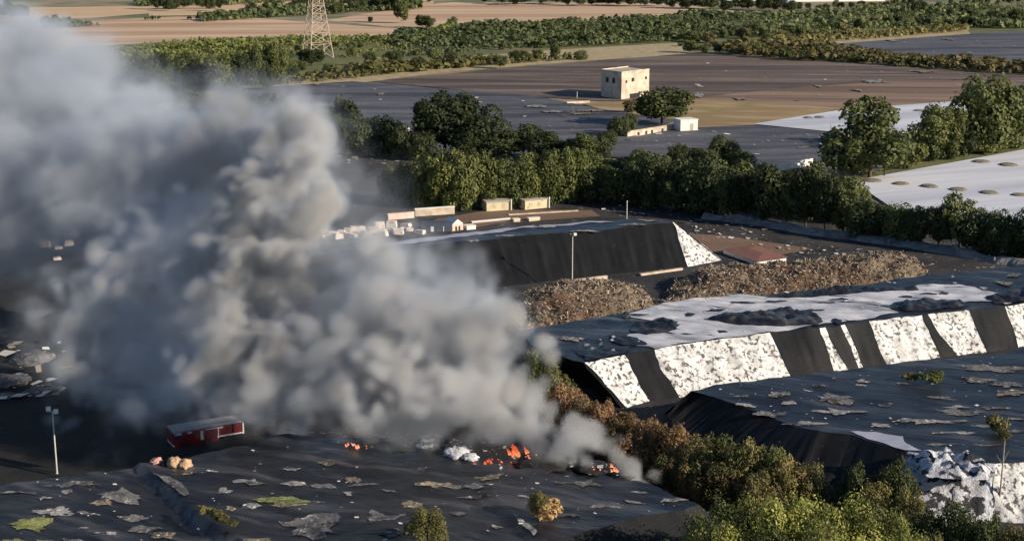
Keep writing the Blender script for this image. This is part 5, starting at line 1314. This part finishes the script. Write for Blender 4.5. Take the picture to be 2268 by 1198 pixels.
me = bpy.data.meshes.new('smoke'); nv = int(den.size); me.vertices.add(nv)
at_ = me.attributes.new('puff_density', 'FLOAT', 'POINT'); at_.data.foreach_set('value', den.ravel())
sm_ob = tag(bpy.data.objects.new('smoke', me), 'thick grey smoke billowing from the burning mound', 'smoke', None, 'stuff'); COL.objects.link(sm_ob)
m, nt, N, L = nodes('smoke')
o_ = N('ShaderNodeOutputMaterial'); pv = N('ShaderNodeVolumePrincipled'); L(pv.outputs[0], o_.inputs['Volume'])
ai = N('ShaderNodeAttribute'); ai.attribute_name = 'density'
mm = N('ShaderNodeMath'); mm.operation = 'MULTIPLY'; L(ai.outputs['Fac'], mm.inputs[0]); mm.inputs[1].default_value = 0.88; L(mm.outputs[0], pv.inputs['Density'])
pv.inputs['Density Attribute'].default_value = ''
gp_ = N('ShaderNodeNewGeometry'); sp3 = N('ShaderNodeSeparateXYZ'); L(gp_.outputs['Position'], sp3.inputs[0])
mr_ = N('ShaderNodeMapRange'); L(sp3.outputs[1], mr_.inputs[0]); mr_.inputs[1].default_value = 111.5; mr_.inputs[2].default_value = 118.5   # fresh white smoke at the fire turns grey as it drifts
L(mixc(N, L, mr_.outputs[0], (.86, .86, .86), ramp(N, L, ai.outputs['Fac'], .02, .5, (.635, .71, .82, 1), (.64, .628, .615, 1))), pv.inputs['Color'])
pv.inputs['Anisotropy'].default_value = .0
me.materials.append(m)
ng = bpy.data.node_groups.new('smoke_volume', 'GeometryNodeTree')
ng.interface.new_socket('Geometry', in_out='INPUT', socket_type='NodeSocketGeometry'); ng.interface.new_socket('Geometry', in_out='OUTPUT', socket_type='NodeSocketGeometry')
N, L = ng.nodes.new, ng.links.new
gi, go = N('NodeGroupInput'), N('NodeGroupOutput'); vc = N('GeometryNodeVolumeCube')
vc.inputs['Min'].default_value = lo; vc.inputs['Max'].default_value = hi
for a, k in zip('XYZ', res): vc.inputs['Resolution ' + a].default_value = int(k)
ps = N('GeometryNodeInputPosition'); prev = ps.outputs[0]
for op, val in (('SUBTRACT', lo), ('MULTIPLY', (res - 1) / (hi - lo)), ('ADD', (.5, .5, .5)), ('FLOOR', None)):
    vm = N('ShaderNodeVectorMath'); vm.operation = op; L(prev, vm.inputs[0])
    if val is not None: vm.inputs[1].default_value = [float(q) for q in val]
    prev = vm.outputs[0]
sx = N('ShaderNodeSeparateXYZ'); L(prev, sx.inputs[0])
def imath(op, a, b):
    q = N('FunctionNodeIntegerMath'); q.operation = op
    for s, v in zip(q.inputs, (a, b)):
        if isinstance(v, int): s.default_value = v
        else: L(v, s)
    return q.outputs[0]
ix = imath('ADD', imath('ADD', imath('MULTIPLY', sx.outputs[0], int(res[1] * res[2])), imath('MULTIPLY', sx.outputs[1], int(res[2]))), sx.outputs[2])
na = N('GeometryNodeInputNamedAttribute'); na.data_type = 'FLOAT'; na.inputs[0].default_value = 'puff_density'
si = N('GeometryNodeSampleIndex'); si.data_type = 'FLOAT'; si.domain = 'POINT'
L(gi.outputs[0], si.inputs['Geometry']); L(na.outputs[0], si.inputs['Value']); L(ix, si.inputs['Index']); L(si.outputs[0], vc.inputs['Density'])
st = N('GeometryNodeSetMaterial'); st.inputs['Material'].default_value = m
L(vc.outputs[0], st.inputs[0]); L(st.outputs[0], go.inputs[0])
md = sm_ob.modifiers.new('smoke_volume', 'NODES'); md.node_group = ng
